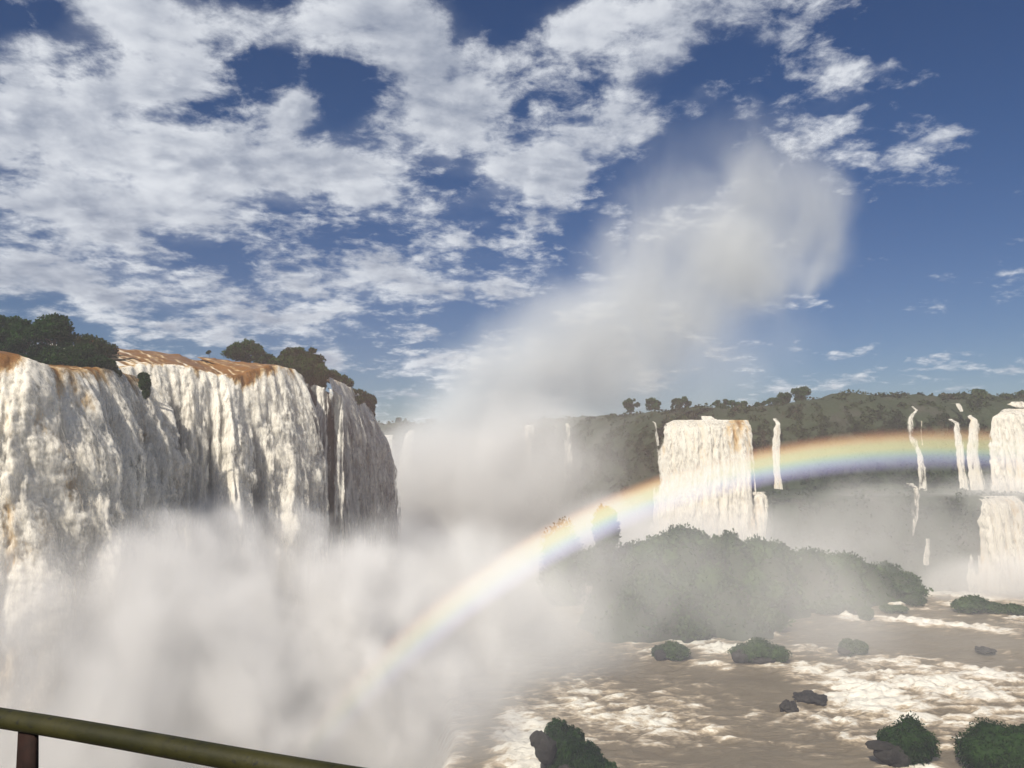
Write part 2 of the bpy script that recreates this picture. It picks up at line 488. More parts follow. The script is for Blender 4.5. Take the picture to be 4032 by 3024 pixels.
def gorge():
    xs = np.arange(-130, 60, 2.0); ys = np.arange(-60, 380, 2.0)
    Xg, Yg = np.meshgrid(xs, ys, indexing='ij')
    Z = -34 + 2.0 * fbm(Xg / 12, Yg / 8, 0, 4, 3)
    foam = 0.25 + 0.5 * fbm(Xg / 10, Yg / 10, 0, 3, 8)
    o = mesh_obj('gorge_water', np.stack([Xg, Yg, Z], -1).reshape(-1, 3), grid_faces(len(xs), len(ys)), RIVER, attrs={'foam': foam})
    tag(o, kind='structure')


gorge()


def land():
    """one wide sheet for the lower ground out to the horizon"""
    s = 6000.0
    V = np.array([(-s, -s, -38.0), (s, -s, -38.0), (s, 2 * s, -38.0), (-s, 2 * s, -38.0)])
    o = mesh_obj('ground', V, np.array([[0, 1, 2, 3]]), CLIFFM); tag(o, kind='structure')


land()

# ------------------------------------------------------------------ far cliff in two tiers, with the plateau behind it
WALL_PX = [0, 900, 1300, 1600, 1900, 2100, 2300, 2450, 2590, 2700, 2990, 3200, 3600, 4032, 4500, 5400]
WALL_D = [385, 365, 345, 325, 308, 290, 262, 240, 222, 219, 216, 213, 210, 208, 206, 206]


def wallD(px): return float(np.interp(px, WALL_PX, WALL_D))


def wall_xy(px):
    p = pt(px, HORIZ, wallD(px)); return p[0], p[1]


def top_py(px):      # skyline of the bush-covered plateau edge
    return np.interp(px, [0, 1500, 1560, 1700, 2000, 2300, 2620, 2900, 3130, 3300, 3340, 3640, 3800, 4032, 5400],
                     [1668, 1668, 1668, 1662, 1655, 1640, 1612, 1612, 1590, 1572, 1557, 1553, 1556, 1558, 1558])


def far_cliff():
    pxs = np.concatenate([np.arange(-600, 2000, 14.0), np.arange(2000, 5200, 6.5)])
    P = np.array([wall_xy(p) for p in pxs])
    T = np.gradient(P, axis=0); T /= np.linalg.norm(T, axis=1)[:, None]
    Nn = np.stack([T[:, 1], -T[:, 0]], 1)      # outward (towards the viewer)
    ledge = np.interp(pxs, [2300, 2560, 2960, 3020, 5000], [1, 1, 1, 13, 13])
    top = np.array([pt(p, top_py(p), wallD(p) + 14)[2] for p in pxs])
    prof = []
    for i in range(len(pxs)):
        t = top[i]; l = ledge[i]
        prof.append([(-420, t + 1.5), (-150, t + 0.6), (-60, t + 0.3), (-30, t), (-14, t), (-9, t - 1.5), (-4, t - 4), (-1, t - 6.5), (0.5, t - 9), (1.2, 33 + (t - 43) * .5), (2, 26), (3, 22), (3 + l * 0.5, 21.3), (3 + l, 20.8), (4 + l, 18), (5 + l, 8), (7 + l, 0), (9 + l, -4), (11 + l, -37)])
    prof = np.array(prof)                      # n, k, 2
    # refine profile
    k = prof.shape[1]; tt = np.linspace(0, k - 1, 110); i0 = np.minimum(tt.astype(int), k - 2); fr = (tt - i0)[None, :, None]
    pr = prof[:, i0] * (1 - fr) + prof[:, i0 + 1] * fr
    X3 = P[:, None, 0] + Nn[:, None, 0] * pr[..., 0]; Y3 = P[:, None, 1] + Nn[:, None, 1] * pr[..., 0]; Z3 = pr[..., 1]
    S = np.cumsum(np.r_[0, np.linalg.norm(np.diff(P, axis=0), axis=1)])[:, None] + 0 * Z3
    steep = sstep(pr[..., 0], -12, 0)
    d = (1.6 * fbm(S / 9, Z3 / 7, 0, 4, 2) + 0.7 * billow(S / 3, Z3 / 5, 0, 3, 6)) * steep
    X3 = X3 + Nn[:, None, 0] * d; Y3 = Y3 + Nn[:, None, 1] * d
    Z3 = Z3 + 0.9 * fbm(S / 7, pr[..., 0] / 7, 0, 4, 14) * (1 - steep * 0.7)
    V = np.stack([X3, Y3, Z3], -1)
    o = mesh_obj('cliff', V.reshape(-1, 3), grid_faces(len(pxs), 110), CLIFFM); tag(o, kind='structure')
    return V, pr, S


CV, CP, CS = far_cliff()


def forest():
    """low bush that covers the plateau edge and hangs down the cliff"""
    nI, nJ = CV.shape[:2]
    r = np.random.default_rng(11)
    n = 520000
    pxs_n = nI
    i = (r.random(n) ** 0.8 * (nI - 2)).astype(int); j = r.integers(20, 100, n)
    off = CP[i, j, 0]; z = CV[i, j, 2]
    tz = CV[i, 25, 2]
    dens = np.where(off < 1.0, 1.0, np.where(z > 24, 0.45, 0.30)) * (0.5 + 0.7 * sstep(fbm(CS[i, j] / 8, z / 6, 0, 3, 40), -0.4, 0.3))
    dens = np.where(z < -2, 0, dens)
    k = (r.random(n) < dens) & (off > -40)
    i, j = i[k], j[k]
    u, w = r.random(len(i))[:, None], r.random(len(i))[:, None]
    C = CV[i, j] * (1 - u) * (1 - w) + CV[i + 1, j] * u * (1 - w) + CV[i, j + 1] * (1 - u) * w + CV[i + 1, j + 1] * u * w
    h = r.random(len(C)) ** 2 * (0.4 + 1.6 * sstep(fbm(CS[i, j] / 5, CP[i, j, 0] / 5, 0, 3, 44), -0.1, 0.6))
    far = np.interp(C[:, 1], [200, 330], [1.0, 1.5])
    C[:, 2] += h * 1.0 - .9; C[:, 1] -= h * 0.4
    V, F = leaf_cards(C, 0.5 * far, up=0.5, stretch=1.6, r=r)
    o = mesh_obj('clifftop_vegetation', V, F, FOREST, smooth=False)
    tag(o, kind='stuff')


forest()


# ------------------------------------------------------------------ near waterfalls (lip curve, then a thrown curtain of water)
def near_fall(name, label, lip, zbot, throw, up=(6.0, 1.0), du=0.16, dv=0.15, fold=2.0, lump=1.0, cover=None, foam0=0.15, ochre=None, seed=0,
              coverfn=None, foamfn=None, ragged=(0.5, 0.5), cat='waterfall', group=None, foldscale=5.5, lean=0.0, veils=((.45, .50), (.95, .40)), thin_shade=.75, thin_shade_fn=None):
    L = np.array([pt(*q) for q in lip])
    # smooth resample
    t = np.r_[0, np.cumsum(np.linalg.norm(np.diff(L, axis=0), axis=1))]
    n = int(t[-1] / du); S = np.linspace(0, t[-1], n)
    P = np.stack([np.interp(S, t, L[:, k]) for k in range(3)], 1)
    kern = np.hanning(int(5.0 / du) | 1); kern /= kern.sum(); h = len(kern) // 2
    P = np.stack([np.convolve(np.r_[np.full(h, P[0, k]) - (P[1, k] - P[0, k]) * np.arange(h, 0, -1), P[:, k], np.full(h, P[-1, k]) + (P[-1, k] - P[-2, k]) * np.arange(1, h + 1)], kern, 'valid') for k in range(3)], 1)
    T = np.gradient(P[:, :2], axis=0); T /= np.linalg.norm(T, axis=1)[:, None]
    Nn = np.stack([T[:, 1], -T[:, 0]], 1)
    H = P[:, 2] - zbot
    Hm = H.max(); m = int(Hm / dv); mu = int(up[0] / dv)
    s = np.r_[np.linspace(-1, 0, mu, endpoint=False), np.linspace(0, 1, m)]
    sg = s[None, :]; Sg = S[:, None] + 0 * sg
    f = np.clip(sg, 0, 1); upv = np.clip(-sg, 0, 1)
    V_ = f * Hm                                   # metres fallen
    drop = H[:, None] * f ** 1.25
    th = throw(S / S[-1])[:, None] if callable(throw) else throw
    out = th * f ** 0.62 - upv * up[0]
    wander = 1.2 * perlin(Sg / 14, V_ / 30, 2.0, seed)
    a = Sg + wander + lean * V_
    fo = perlin(a / foldscale, V_ / 60, 0, seed + 1) * 1.0 + 0.55 * perlin(a / (foldscale * .42), V_ / 26, 0, seed + 2) + 0.2 * perlin(a / (foldscale * .15), V_ / 9, 0, seed + 3)
    fo = fo * (1 + .25 * np.abs(fo))
    rope = billow(a / 2.6, V_ / 26, 0, 2, seed + 15, 0.6)
    a2 = a + 0.5 * perlin(a / 2.0, V_ / 5.0, 0, seed + 25)
    lu = 0.70 * billow(a2 / 2.4, V_ / 13, 0, 2, seed + 5, 0.5) + 0.45 * billow(a2 / 0.9, V_ / 4.2, 0.5, 3, seed + 9, 0.62) + 0.16 * billow(a2 / 0.6, V_ / 1.3, 0.5, 2, seed + 12, 0.6)
    stk = perlin(a2 / 0.9, V_ / 16, 0, seed + 33) + .6 * perlin(a2 / .35, V_ / 7, 0, seed + 34)
    amp = sstep(f, 0.0, 0.30)
    d = fold * fo * (0.15 + 1.0 * amp) + 1.3 * rope * amp + lump * (lu - 0.55) * (0.12 + 1.1 * sstep(f, 0.01, 0.35))
    d = np.where(sg < 0, d * (1 - sstep(upv, 0, 0.3) * .85), d)
    ez = (0.10 if callable(up[1]) else 0.3) * d * (sg < 0.15)
    X3 = P[:, None, 0] + Nn[:, None, 0] * (out + d)
    Y3 = P[:, None, 1] + Nn[:, None, 1] * (out + d)
    Z3 = P[:, None, 2] - drop + upv * (up[1](S / S[-1])[:, None] if callable(up[1]) else up[1]) + ez + 0.25 * perlin(Sg / 1.5, sg * 8, 0, seed + 20) * (f < 0.3)
    foam = foam0 + sstep(V_ + 1.8 * fo, 0.0, 7.0) * 0.62 + 0.30 * (lu - 0.6) + 0.20 * fo + 0.20 * stk
    if foamfn is not None: foam = foamfn(foam, Sg / S[-1], sg, V_, fo, lu)
    # grey of wet rock under thin water, and shadow columns painted between the ropes
    thin = sstep(-fo + .35 * perlin(a2 / 1.3, V_ / 20, 0, seed + 45), 0.05, 0.75) * sstep(V_, 2, 14) * thin_shade + .10 * sstep(V_, 5, 30) * thin_shade
    if thin_shade_fn is not None: thin = thin_shade_fn(thin, Sg / S[-1], sg, V_, fo, stk)
    cv = np.ones_like(foam)
    ed = np.minimum(Sg / ragged[0], (S[-1] - Sg) / ragged[1])
    cv = cv * sstep(ed + 0.8 * fo, -0.2, 1.2) * 1.0 + 0.0
    if coverfn is not None: cv = coverfn(cv, Sg / S[-1], sg, V_, fo, lu)
    # loose outer veils of thrown drops over the main curtain
    Vs, Fs, fm, co = [np.stack([X3, Y3, Z3], -1).reshape(-1, 3)], [grid_faces(n, len(s))], [foam.ravel()], [np.clip(cv, 0, 1.3).ravel()]
    for k, (of, c0) in enumerate(veils):
        w = of * (0.25 + 1.3 * amp) * (1 + .5 * perlin(a / 1.7, V_ / 5, 0, seed + 60 + k)) + .05
        Vs.append(np.stack([X3 + Nn[:, None, 0] * w, Y3 + Nn[:, None, 1] * w, Z3 + w * .25], -1).reshape(-1, 3))
        gf = grid_faces(n, len(s)); gf = gf[(gf[:, 0] % len(s)) > mu + 3]
        Fs.append(gf + n * len(s) * (k + 1))
        fm.append(foam.ravel() + .12); co.append((np.clip(cv, 0, 1) * (c0 + .42 * (lu - .55) + .16 * fo) * (sg > 0)).ravel())
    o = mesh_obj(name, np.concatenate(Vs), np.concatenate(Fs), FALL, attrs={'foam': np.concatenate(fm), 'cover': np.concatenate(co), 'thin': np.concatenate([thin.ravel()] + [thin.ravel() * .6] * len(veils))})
    return tag(o, label, cat, group)


def foam_A(foam, u, s, V, fo, lu):
    brown = 0.50 * perlin(u * 9, V / 16, 0, 70) + 0.34 * perlin(u * 30, V / 7, 0, 71) - .08
    return foam * 0.75 + 0.22 - .45 * sstep(V + 4 * fo, 30, 44) + brown - 0.30 * (u < .45) * sstep(V, 16, 0) * sstep(fo, .3, -.3)


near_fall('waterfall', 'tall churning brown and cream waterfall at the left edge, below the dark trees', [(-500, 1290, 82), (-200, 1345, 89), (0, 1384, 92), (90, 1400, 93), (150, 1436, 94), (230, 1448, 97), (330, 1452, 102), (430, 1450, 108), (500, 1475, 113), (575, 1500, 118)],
          -14, lambda u: 9.5 - 3.5 * u, up=(6, 0.6), fold=2.2, lump=1.3, thin_shade_fn=lambda t, u, s, V, fo, k: t * sstep(u, .25, .6) + .5 * sstep(u, .62, .8) * sstep(V, 3, 12) * sstep(k, .9, -.3), foam0=0.30, seed=3, foamfn=foam_A, foldscale=3.6, ragged=(.5, 1.5))


def foam_B(foam, u, s, V, fo, lu):
    back = sstep(-s, 0.05, 0.35)                            # smooth brown water sliding to the edge
    tongue = sstep(perlin(u * 9.0, 0.4, 0, 90) + .25, -0.05, 0.4)
    foam = foam + 0.35 * (u < .52) * sstep(V, 0, 2) + 0.2
    foam = foam - 1.0 * tongue * sstep(V + 2 * fo + 8 * (u < .35), 7, 1.0) * sstep(u, .12, .3) * sstep(u, .76, .66)
    streak = sstep(perlin(u * 16, V / 50, 0, 93), 0.15, 0.6)
    foam = foam - 0.50 * streak * sstep(V, 44, 8)
    n = fbm(u * 46, s * 1.1, 0, 4, 95)
    foam = np.where(s < 0.0, np.where(u < .07 + .03 * n, 0.95, 0.16 + 0.65 * n + .25 * sstep(u, .25, .08) + .3 * sstep(u, .78, .9)) , foam)
    return foam


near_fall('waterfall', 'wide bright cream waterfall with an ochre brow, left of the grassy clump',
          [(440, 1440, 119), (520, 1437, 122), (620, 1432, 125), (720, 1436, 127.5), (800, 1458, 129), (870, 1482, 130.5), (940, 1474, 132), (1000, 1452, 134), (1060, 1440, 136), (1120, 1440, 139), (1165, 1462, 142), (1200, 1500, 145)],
          -14, 6.5, up=(17, lambda u: np.interp(u, [0, .3, .55, .75, 1], [4.3, 3.8, 4.2, 2.2, 1.0])), fold=2.3, lump=0.8, thin_shade_fn=lambda t, u, s, V, fo, k: t + .45 * sstep(u, .30, .12) * sstep(V, 5, 14) + .6 * sstep(u, .86, .97) * sstep(V, 3, 10) * sstep(k, .8, -.2), foam0=0.36, seed=17, foamfn=foam_B, foldscale=3.1, ragged=(1.0, 2.0))


def cover_strand(cv, u, s, V, fo, lu):
    k = 0.68 + 0.9 * perlin(u * 5.5, V / 70, 0, 51) + 0.45 * perlin(u * 17, V / 9, 0, 52)
    main = np.exp(-((u - 0.55 - V * 0.003) / 0.09) ** 2) * 1.0
    return np.clip(np.maximum(k * 0.75, main) * cv, 0, 1.2)


near_fall('waterfall', 'thin broken strands of white water over black rock below the grassy clump',
          [(1160, 1478, 146), (1195, 1500, 146), (1230, 1520, 146), (1290, 1525, 146.5), (1350, 1560, 147.5)], -14, 3.5, up=(2, .2), fold=0.8, lump=0.6,
          coverfn=cover_strand, foamfn=lambda f, *a: f * 0 + .95, thin_shade_fn=lambda t, u, s, V, fo, k: 1.0 * sstep(k + .5 * fo, .40, -.05), seed=31, foldscale=2.5)


def foam_D(foam, u, s, V, fo, lu):
    return foam * .9 + .2


def cover_D(cv, u, s, V, fo, lu):
    return cv * (0.75 + 0.35 * sstep(V, 30, 4)) + 0.15 * fo


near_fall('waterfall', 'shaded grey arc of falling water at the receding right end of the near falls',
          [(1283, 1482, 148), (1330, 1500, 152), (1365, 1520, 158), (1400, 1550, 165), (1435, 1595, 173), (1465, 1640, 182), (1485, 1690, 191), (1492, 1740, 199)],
          -14, lambda u: 5.0 - 1.0 * u, up=(2, .1), fold=1.0, lump=0.45, foamfn=foam_D, coverfn=cover_D, foam0=.5, thin_shade_fn=lambda t, u, s, V, fo, k: sstep(V + 5 * fo, 5, 13) * (.42 + .35 * sstep(k, .5, -.5)), seed=41, foldscale=3.2, ragged=(.6, .4))  # shade of the arc is partly painted as grey thin water


def near_rock():
    """rock body behind the near falls, carrying the plateau trees"""
    pts = [(-900, 1330, 92), (-200, 1360, 92), (0, 1400, 96), (200, 1462, 106), (430, 1470, 116), (575, 1510, 126), (800, 1480, 139), (1000, 1470, 146), (1130, 1455, 149), (1190, 1490, 150), (1265, 1500, 152), (1330, 1520, 158), (1400, 1575, 171), (1460, 1660, 186), (1484, 1740, 198), (1480, 1850, 212), (1350, 1850, 240)]
    L = np.array([pt(*q) for q in pts]); t = np.r_[0, np.cumsum(np.linalg.norm(np.diff(L, axis=0), axis=1))]
    S = np.arange(0, t[-1], 0.5); P = np.stack([np.interp(S, t, L[:, k]) for k in range(3)], 1)
    T = np.gradient(P[:, :2], axis=0); T /= np.linalg.norm(T, axis=1)[:, None]; Nn = np.stack([T[:, 1], -T[:, 0]], 1)
    prof = [(-140, -0.5), (-60, -0.3), (-25, 0.0), (-8, 0.0), (-2, -.2), (-.5, -1), (0, -3), (0.3, -15), (1.5, -40), (3, -85)]
    tt = np.linspace(0, len(prof) - 1, 120); pr = np.stack([np.interp(tt, range(len(prof)), [q[k] for q in prof]) for k in (0, 1)], 1)
    Sg = S[:, None] + 0 * tt[None]; st = sstep(pr[:, 0], -3, 0)[None]
    d = (1.3 * fbm(Sg / 6, pr[:, 1][None] / 9, 0, 4, 61)) * st - 0.5
    Z = P[:, None, 2] * 1.0 + pr[None, :, 1] + 0.5 * fbm(Sg / 5, pr[:, 0][None] / 5, 0, 3, 62) * (1 - st) - 0.6
    V = np.stack([P[:, None, 0] + Nn[:, None, 0] * (pr[None, :, 0] + d), P[:, None, 1] + Nn[:, None, 1] * (pr[None, :, 0] + d), np.maximum(Z, -36)], -1)
    o = mesh_obj('rock_face', V.reshape(-1, 3), grid_faces(len(S), 120), ROCK); tag(o, kind='structure')


near_rock()


# ------------------------------------------------------------------ far waterfalls: rows of (y, left x, right x) in photo pixels laid on the cliff
def ribbon(label, rows, off=2.0, bulge=1.5, cov=1.0, foam=.8, seed=0, fold=.7, group=None, edge=.35, D=None, nu=None, lowoff=0.0, brownright=0.0, mat=None, soft=0.25):
    rows = np.array(rows, float)
    y0, y1 = rows[0, 0], rows[-1, 0]
    xm = rows[:, 1:].mean()
    Dm = D if D else wallD(xm)
    mpp = Dm / FPX
    nv = max(30, int((y1 - y0) * mpp / 0.22)); ys = np.linspace(y0, y1, nv)
    kern = np.hanning(7); kern /= kern.sum()
    xl = np.interp(ys, rows[:, 0], rows[:, 1]); xr = np.interp(ys, rows[:, 0], rows[:, 2])
    w = (xr - xl).max() * mpp; nu = nu or max(12, int(w / 0.22))
    u = np.linspace(0, 1, nu)
    V = np.zeros((nu, nv, 3)); Wm = np.zeros((nu, nv))
    for j in range(nv):
        f = (ys[j] - y0) / (y1 - y0)
        for i in range(nu):
            px = xl[j] + (xr[j] - xl[j]) * u[i]
            Dw = (D if D else wallD(px)) - off - bulge * (f ** .6) * 2.0 - lowoff
            V[i, j] = pt(px, ys[j], Dw)
    Sm = (V[:, :, 0]); Zm = -V[:, :, 2]
    fo = perlin(Sm / 2.6, Zm / 40, 0, seed) + .5 * perlin(Sm / 1.0, Zm / 12, 0, seed + 1)
    lu = billow(Sm / 1.6, Zm / 9.0, 0, 4, seed + 2)
    side = np.minimum(u, 1 - u)[:, None] * 2
    prof = np.sqrt(np.clip(side, 0, 1))
    V[:, :, 1] -= bulge * (prof - .5) + fold * fo + .5 * fold * lu
    # rounded brow: the first rows bend back
    f = np.linspace(0, 1, nv)[None]
    V[:, :, 1] += 3.0 * (1 - sstep(f, 0, .10)) ** 2
    fm = foam + .25 * (lu - .5) + .15 * fo - brownright * np.exp(-((u[:, None] - .80) / .12) ** 2) * (1 - sstep(f + .15 * fo, 0.0, .32)) * .8
    V[:, :, 0] += 0.35 * perlin(Zm / 1.6, u[:, None] * 3, 0, seed + 8) * (1 - side) ** 2
    cv = cov * (sstep(side + .45 * fo + .2, 0, edge + soft)) + .22 * fo * (cov < .95) + .25 * (lu - .5) - .6 * sstep(f, .93, 1.0)
    cv = np.clip(cv, 0, 1.3); V2 = V.copy(); V2[:, :, 1] -= .7; V2[:, :, 0] += .25 * perlin(Zm / 2, Sm / 2, 0, seed + 9)
    c2 = np.clip(cv, 0, 1) * (.46 + .4 * (lu - .5) + .2 * fo)
    o = mesh_obj('waterfall', np.concatenate([V.reshape(-1, 3), V2.reshape(-1, 3)]), np.concatenate([grid_faces(nu, nv), grid_faces(nu, nv, nu * nv)]), mat or FALLFAR,
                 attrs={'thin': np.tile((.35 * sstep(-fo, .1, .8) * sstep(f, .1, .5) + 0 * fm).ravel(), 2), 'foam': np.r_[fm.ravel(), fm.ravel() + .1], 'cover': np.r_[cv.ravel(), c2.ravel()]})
    return tag(o, label, 'waterfall', group)


G1 = 'waterfalls on the far cliff'
ribbon('broad block-shaped cream waterfall in the middle distance, just above the bushy island', [(1652, 2665, 2978), (1668, 2625, 2977), (1700, 2608, 2974), (1780, 2590, 2980), (1900, 2582, 2985), (2000, 2570, 2990), (2140, 2555, 2960)], bulge=3.2, off=7, seed=100, brownright=.5, fold=.7, edge=.08, group=G1)
ribbon('small white rapid on top of the plateau behind the broad block-shaped waterfall', [(1637, 2762, 2790), (1645, 2758, 2812), (1653, 2755, 2835)], off=-3, bulge=.3, seed=105, fold=.3, group=G1)
ribbon('grey lower cascade spreading under the right corner of the broad block-shaped waterfall', [(1938, 2948, 3050), (1980, 2935, 3048), (2060, 2915, 3035), (2140, 2900, 3010)], off=11, bulge=1.2, cov=.62, seed=110, group=G1, foam=.7)
ribbon('slim straight white waterfall right of the broad block-shaped one', [(1646, 3056, 3072), (1680, 3050, 3073), (1730, 3038, 3072), (1800, 3040, 3074), (1880, 3044, 3078), (1952, 3036, 3090)], off=3, bulge=.5, cov=.8, seed=120, fold=.3, group=G1, edge=.3)
ribbon('faint short trickle under the rock ledge of the slim straight waterfall', [(1958, 3050, 3060), (2000, 3046, 3062), (2090, 3040, 3052)], off=12, bulge=.3, cov=.5, seed=124, fold=.3, group=G1)
ribbon('thin wisp of water on the dark cliff just left of the broad block-shaped waterfall', [(1658, 2573, 2582), (1700, 2576, 2588), (1760, 2586, 2598)], off=4, bulge=.3, cov=.52, seed=126, fold=.3, group=G1)
ribbon('narrow crooked cascade winding down the green cliff, alone right of centre', [(1597, 3610, 3622), (1614, 3606, 3622), (1630, 3580, 3604), (1650, 3566, 3600), (1690, 3562, 3604), (1720, 3568, 3608), (1760, 3585, 3620), (1790, 3604, 3636), (1830, 3610, 3650), (1880, 3612, 3656), (1950, 3598, 3670)], off=4, bulge=.4, cov=.62, seed=130, fold=.3, group=G1, edge=.6)
ribbon('thin short strand beside the narrow crooked cascade', [(1650, 3624, 3634), (1680, 3625, 3634), (1710, 3624, 3632), (1760, 3628, 3640)], off=4, bulge=.3, cov=.6, seed=133, fold=.3, group=G1)
ribbon('pale looping lower trickle below the narrow crooked cascade', [(1905, 3585, 3620), (1940, 3590, 3618), (1975, 3588, 3622), (2000, 3582, 3626), (2040, 3590, 3620), (2080, 3580, 3608), (2150, 3560, 3592)], off=17, bulge=.5, cov=.56, seed=136, fold=.3, group=G1, edge=.5)
ribbon('faint last wisp low on the cliff, above the right tip of the island', [(2115, 3650, 3662), (2150, 3642, 3658), (2185, 3634, 3660), (2230, 3636, 3656)], off=17, bulge=.3, cov=.56, seed=139, fold=.3, group=G1)
ribbon('short white chute high in the bushes above the paired waterfalls', [(1586, 3762, 3774), (1600, 3768, 3786), (1622, 3778, 3794)], off=1, bulge=.3, seed=142, fold=.3, group=G1)
ribbon('left one of the paired straight waterfalls near the right edge', [(1648, 3758, 3776), (1700, 3758, 3782), (1760, 3760, 3792), (1830, 3764, 3800), (1900, 3772, 3815), (1940, 3768, 3830)], off=4, bulge=.5, cov=.8, seed=145, fold=.3, group=G1)
ribbon('right one of the paired straight waterfalls near the right edge', [(1632, 3844, 3850), (1645, 3816, 3851), (1700, 3812, 3852), (1780, 3806, 3856), (1860, 3812, 3864), (1940, 3826, 3885)], off=4, bulge=.5, cov=.8, seed=148, fold=.3, group=G1)
ribbon('wide lacy waterfall cut by the right edge of the photo, upper drop', [(1607, 3990, 4200), (1622, 3950, 4260), (1640, 3915, 4300), (1700, 3905, 4300), (1780, 3898, 4300), (1860, 3890, 4300), (1948, 3868, 4300)], off=4, bulge=2.0, cov=.84, seed=151, fold=.9, group=G1, edge=.12)
ribbon('small white rapid in the bushes on top of the wide lacy waterfall', [(1580, 3985, 4020), (1592, 3965, 4030), (1606, 4000, 4030)], off=0, bulge=.3, seed=154, fold=.3, group=G1)
ribbon('spreading lower drop at the right edge, falling to the brown river', [(1955, 3872, 4030), (2020, 3860, 4040), (2100, 3840, 4060), (2180, 3825, 4100), (2260, 3812, 4140), (2345, 3795, 4170)], off=17, bulge=1.4, cov=.82, seed=157, fold=.9, group=G1, edge=.15)
G2 = 'misty waterfalls in the far distance'
ribbon('misty pale waterfall just right of the near falls', [(1712, 1490, 1545), (1760, 1480, 1548), (1850, 1470, 1550), (1960, 1460, 1550)], off=8, bulge=2, seed=160, group=G2)
ribbon('small bell-shaped waterfall in the mist, second from the near falls', [(1694, 1606, 1628), (1712, 1596, 1628), (1760, 1582, 1626), (1850, 1566, 1622), (1960, 1550, 1620)], off=8, bulge=2, seed=163, group=G2)
ribbon('wide pale waterfall blurred by mist, under the low distant trees', [(1694, 1710, 1765), (1740, 1704, 1990), (1850, 1695, 1990), (1960, 1690, 1990)], off=8, bulge=2, seed=166, group=G2, cov=.9)
ribbon('faint pale curtain of water left of the dark cliff, under the spray plume', [(1672, 2050, 2110), (1760, 2045, 2112), (1900, 2040, 2115)], off=6, bulge=1, seed=169, group=G2, cov=.5)
ribbon('faint narrow curtain on the dark cliff, rightmost of the misty ones', [(1666, 2225, 2255), (1760, 2220, 2258), (1900, 2215, 2260)], off=6, bulge=1, seed=172, group=G2, cov=.46)


# ------------------------------------------------------------------ vegetation
def blob_core(c, r, seed, n=18):
    """dark irregular twig mass inside a bush: displaced ellipsoid"""
    th, ph = np.meshgrid(np.linspace(0.02, math.pi - .02, n), np.linspace(0, 2 * math.pi, 2 * n), indexing='ij')
    d = np.stack([np.sin(th) * np.cos(ph), np.sin(th) * np.sin(ph), np.cos(th)], -1)
    s = 1 + .22 * fbm(d[..., 0] * 1.7 + seed, d[..., 1] * 1.7, d[..., 2] * 1.7, 3, 5)
    s[:, -1] = s[:, 0]
    V = np.array(c) + d * s[..., None] * np.array(r)
    return V.reshape(-1, 3), grid_faces(n, 2 * n), []


def crown_clumps(c, r, k, r_, flat=.6):
    """clump centres on and in an ellipsoid"""
    d = r_.normal(size=(k, 3)); d /= np.linalg.norm(d, axis=1)[:, None]; d[:, 2] = np.where(r_.random(k) < .35, -np.abs(d[:, 2]) * .8, np.abs(d[:, 2]))
    return np.array(c) + d * (r_.uniform(.45, 1.0, k) ** .5)[:, None] * np.array(r)


def tree(label, base, h, r, k=16, leaves=3500, ls=.26, mat=None, cat='tree', group=None, name='tree', seed=0, core=True, crown_z=.62, clump=.42, trunk=.022, drop=0.0):
    """base point, height, crown radii (x, y, z) -> tree > trunk, crown"""
    r_ = np.random.default_rng(seed + 1000); base = np.array(base, float)
    t = thing(name, base, label, cat, group)
    cc = base + [0, 0, h * crown_z]
    cl = crown_clumps(cc, r, k, r_)
    rad = min(r) * clump * r_.uniform(.30, .95, k)
    # leaves: shells of each clump
    per = (leaves * (rad ** 2 / (rad ** 2).sum())).astype(int) + 5
    C = np.repeat(cl, per, 0); R = np.repeat(rad, per)
    d = r_.normal(size=(len(C), 3)); d /= np.linalg.norm(d, axis=1)[:, None]
    q = r_.uniform(.15, 1.9, len(C)) ** .75
    C = C + d * (R * q)[:, None] * [1.15, 1.15, .8]
    V, F = leaf_cards(C, np.full(len(C), ls), r=r_, out=d * .6, drop=drop)
    parts = [(V, F, [])]
    if core:
        for c, q in zip(cl, rad): parts.append(blob_core(c, (q * .40, q * .40, q * .30), c[0] + c[1], 7))
    V, F = join(parts)
    mesh_obj('crown', V, F, mat or LEAF, t, smooth=False)
    # trunk and limbs
    tp = []; th = h * trunk * 1.0
    fork = base + [r_.normal() * .1 * h * .3, 0, h * .30]
    tp.append(tube([base + [0, 0, -.6], base + [0, 0, h * .1], fork], [th * 1.5, th * 1.2, th]))
    for c in cl[r_.permutation(k)[:max(4, k // 2)]]:
        mid = (fork * .5 + c * .5) + r_.normal(size=3) * .06 * h
        tp.append(tube([fork, mid, c], [th * .8, th * .5, th * .15], 5))
    V, F = join(tp); mesh_obj('trunk', V, F, BARK, t)
    return t


def T(label, px, pybase, pytop, wpx, D, **k):
    """tree from its photo extent at depth D"""
    b = pt(px, pybase, D); tpz = pt(px, pytop, D)[2]; h = tpz - b[2]
    w = wpx / 2 * D / FPX
    zr = k.pop('zr', .36)
    return tree(label, b, h, (w * .82, w * .7, h * zr), **k)


def T_at(*a, **k): return T(*a, **k)


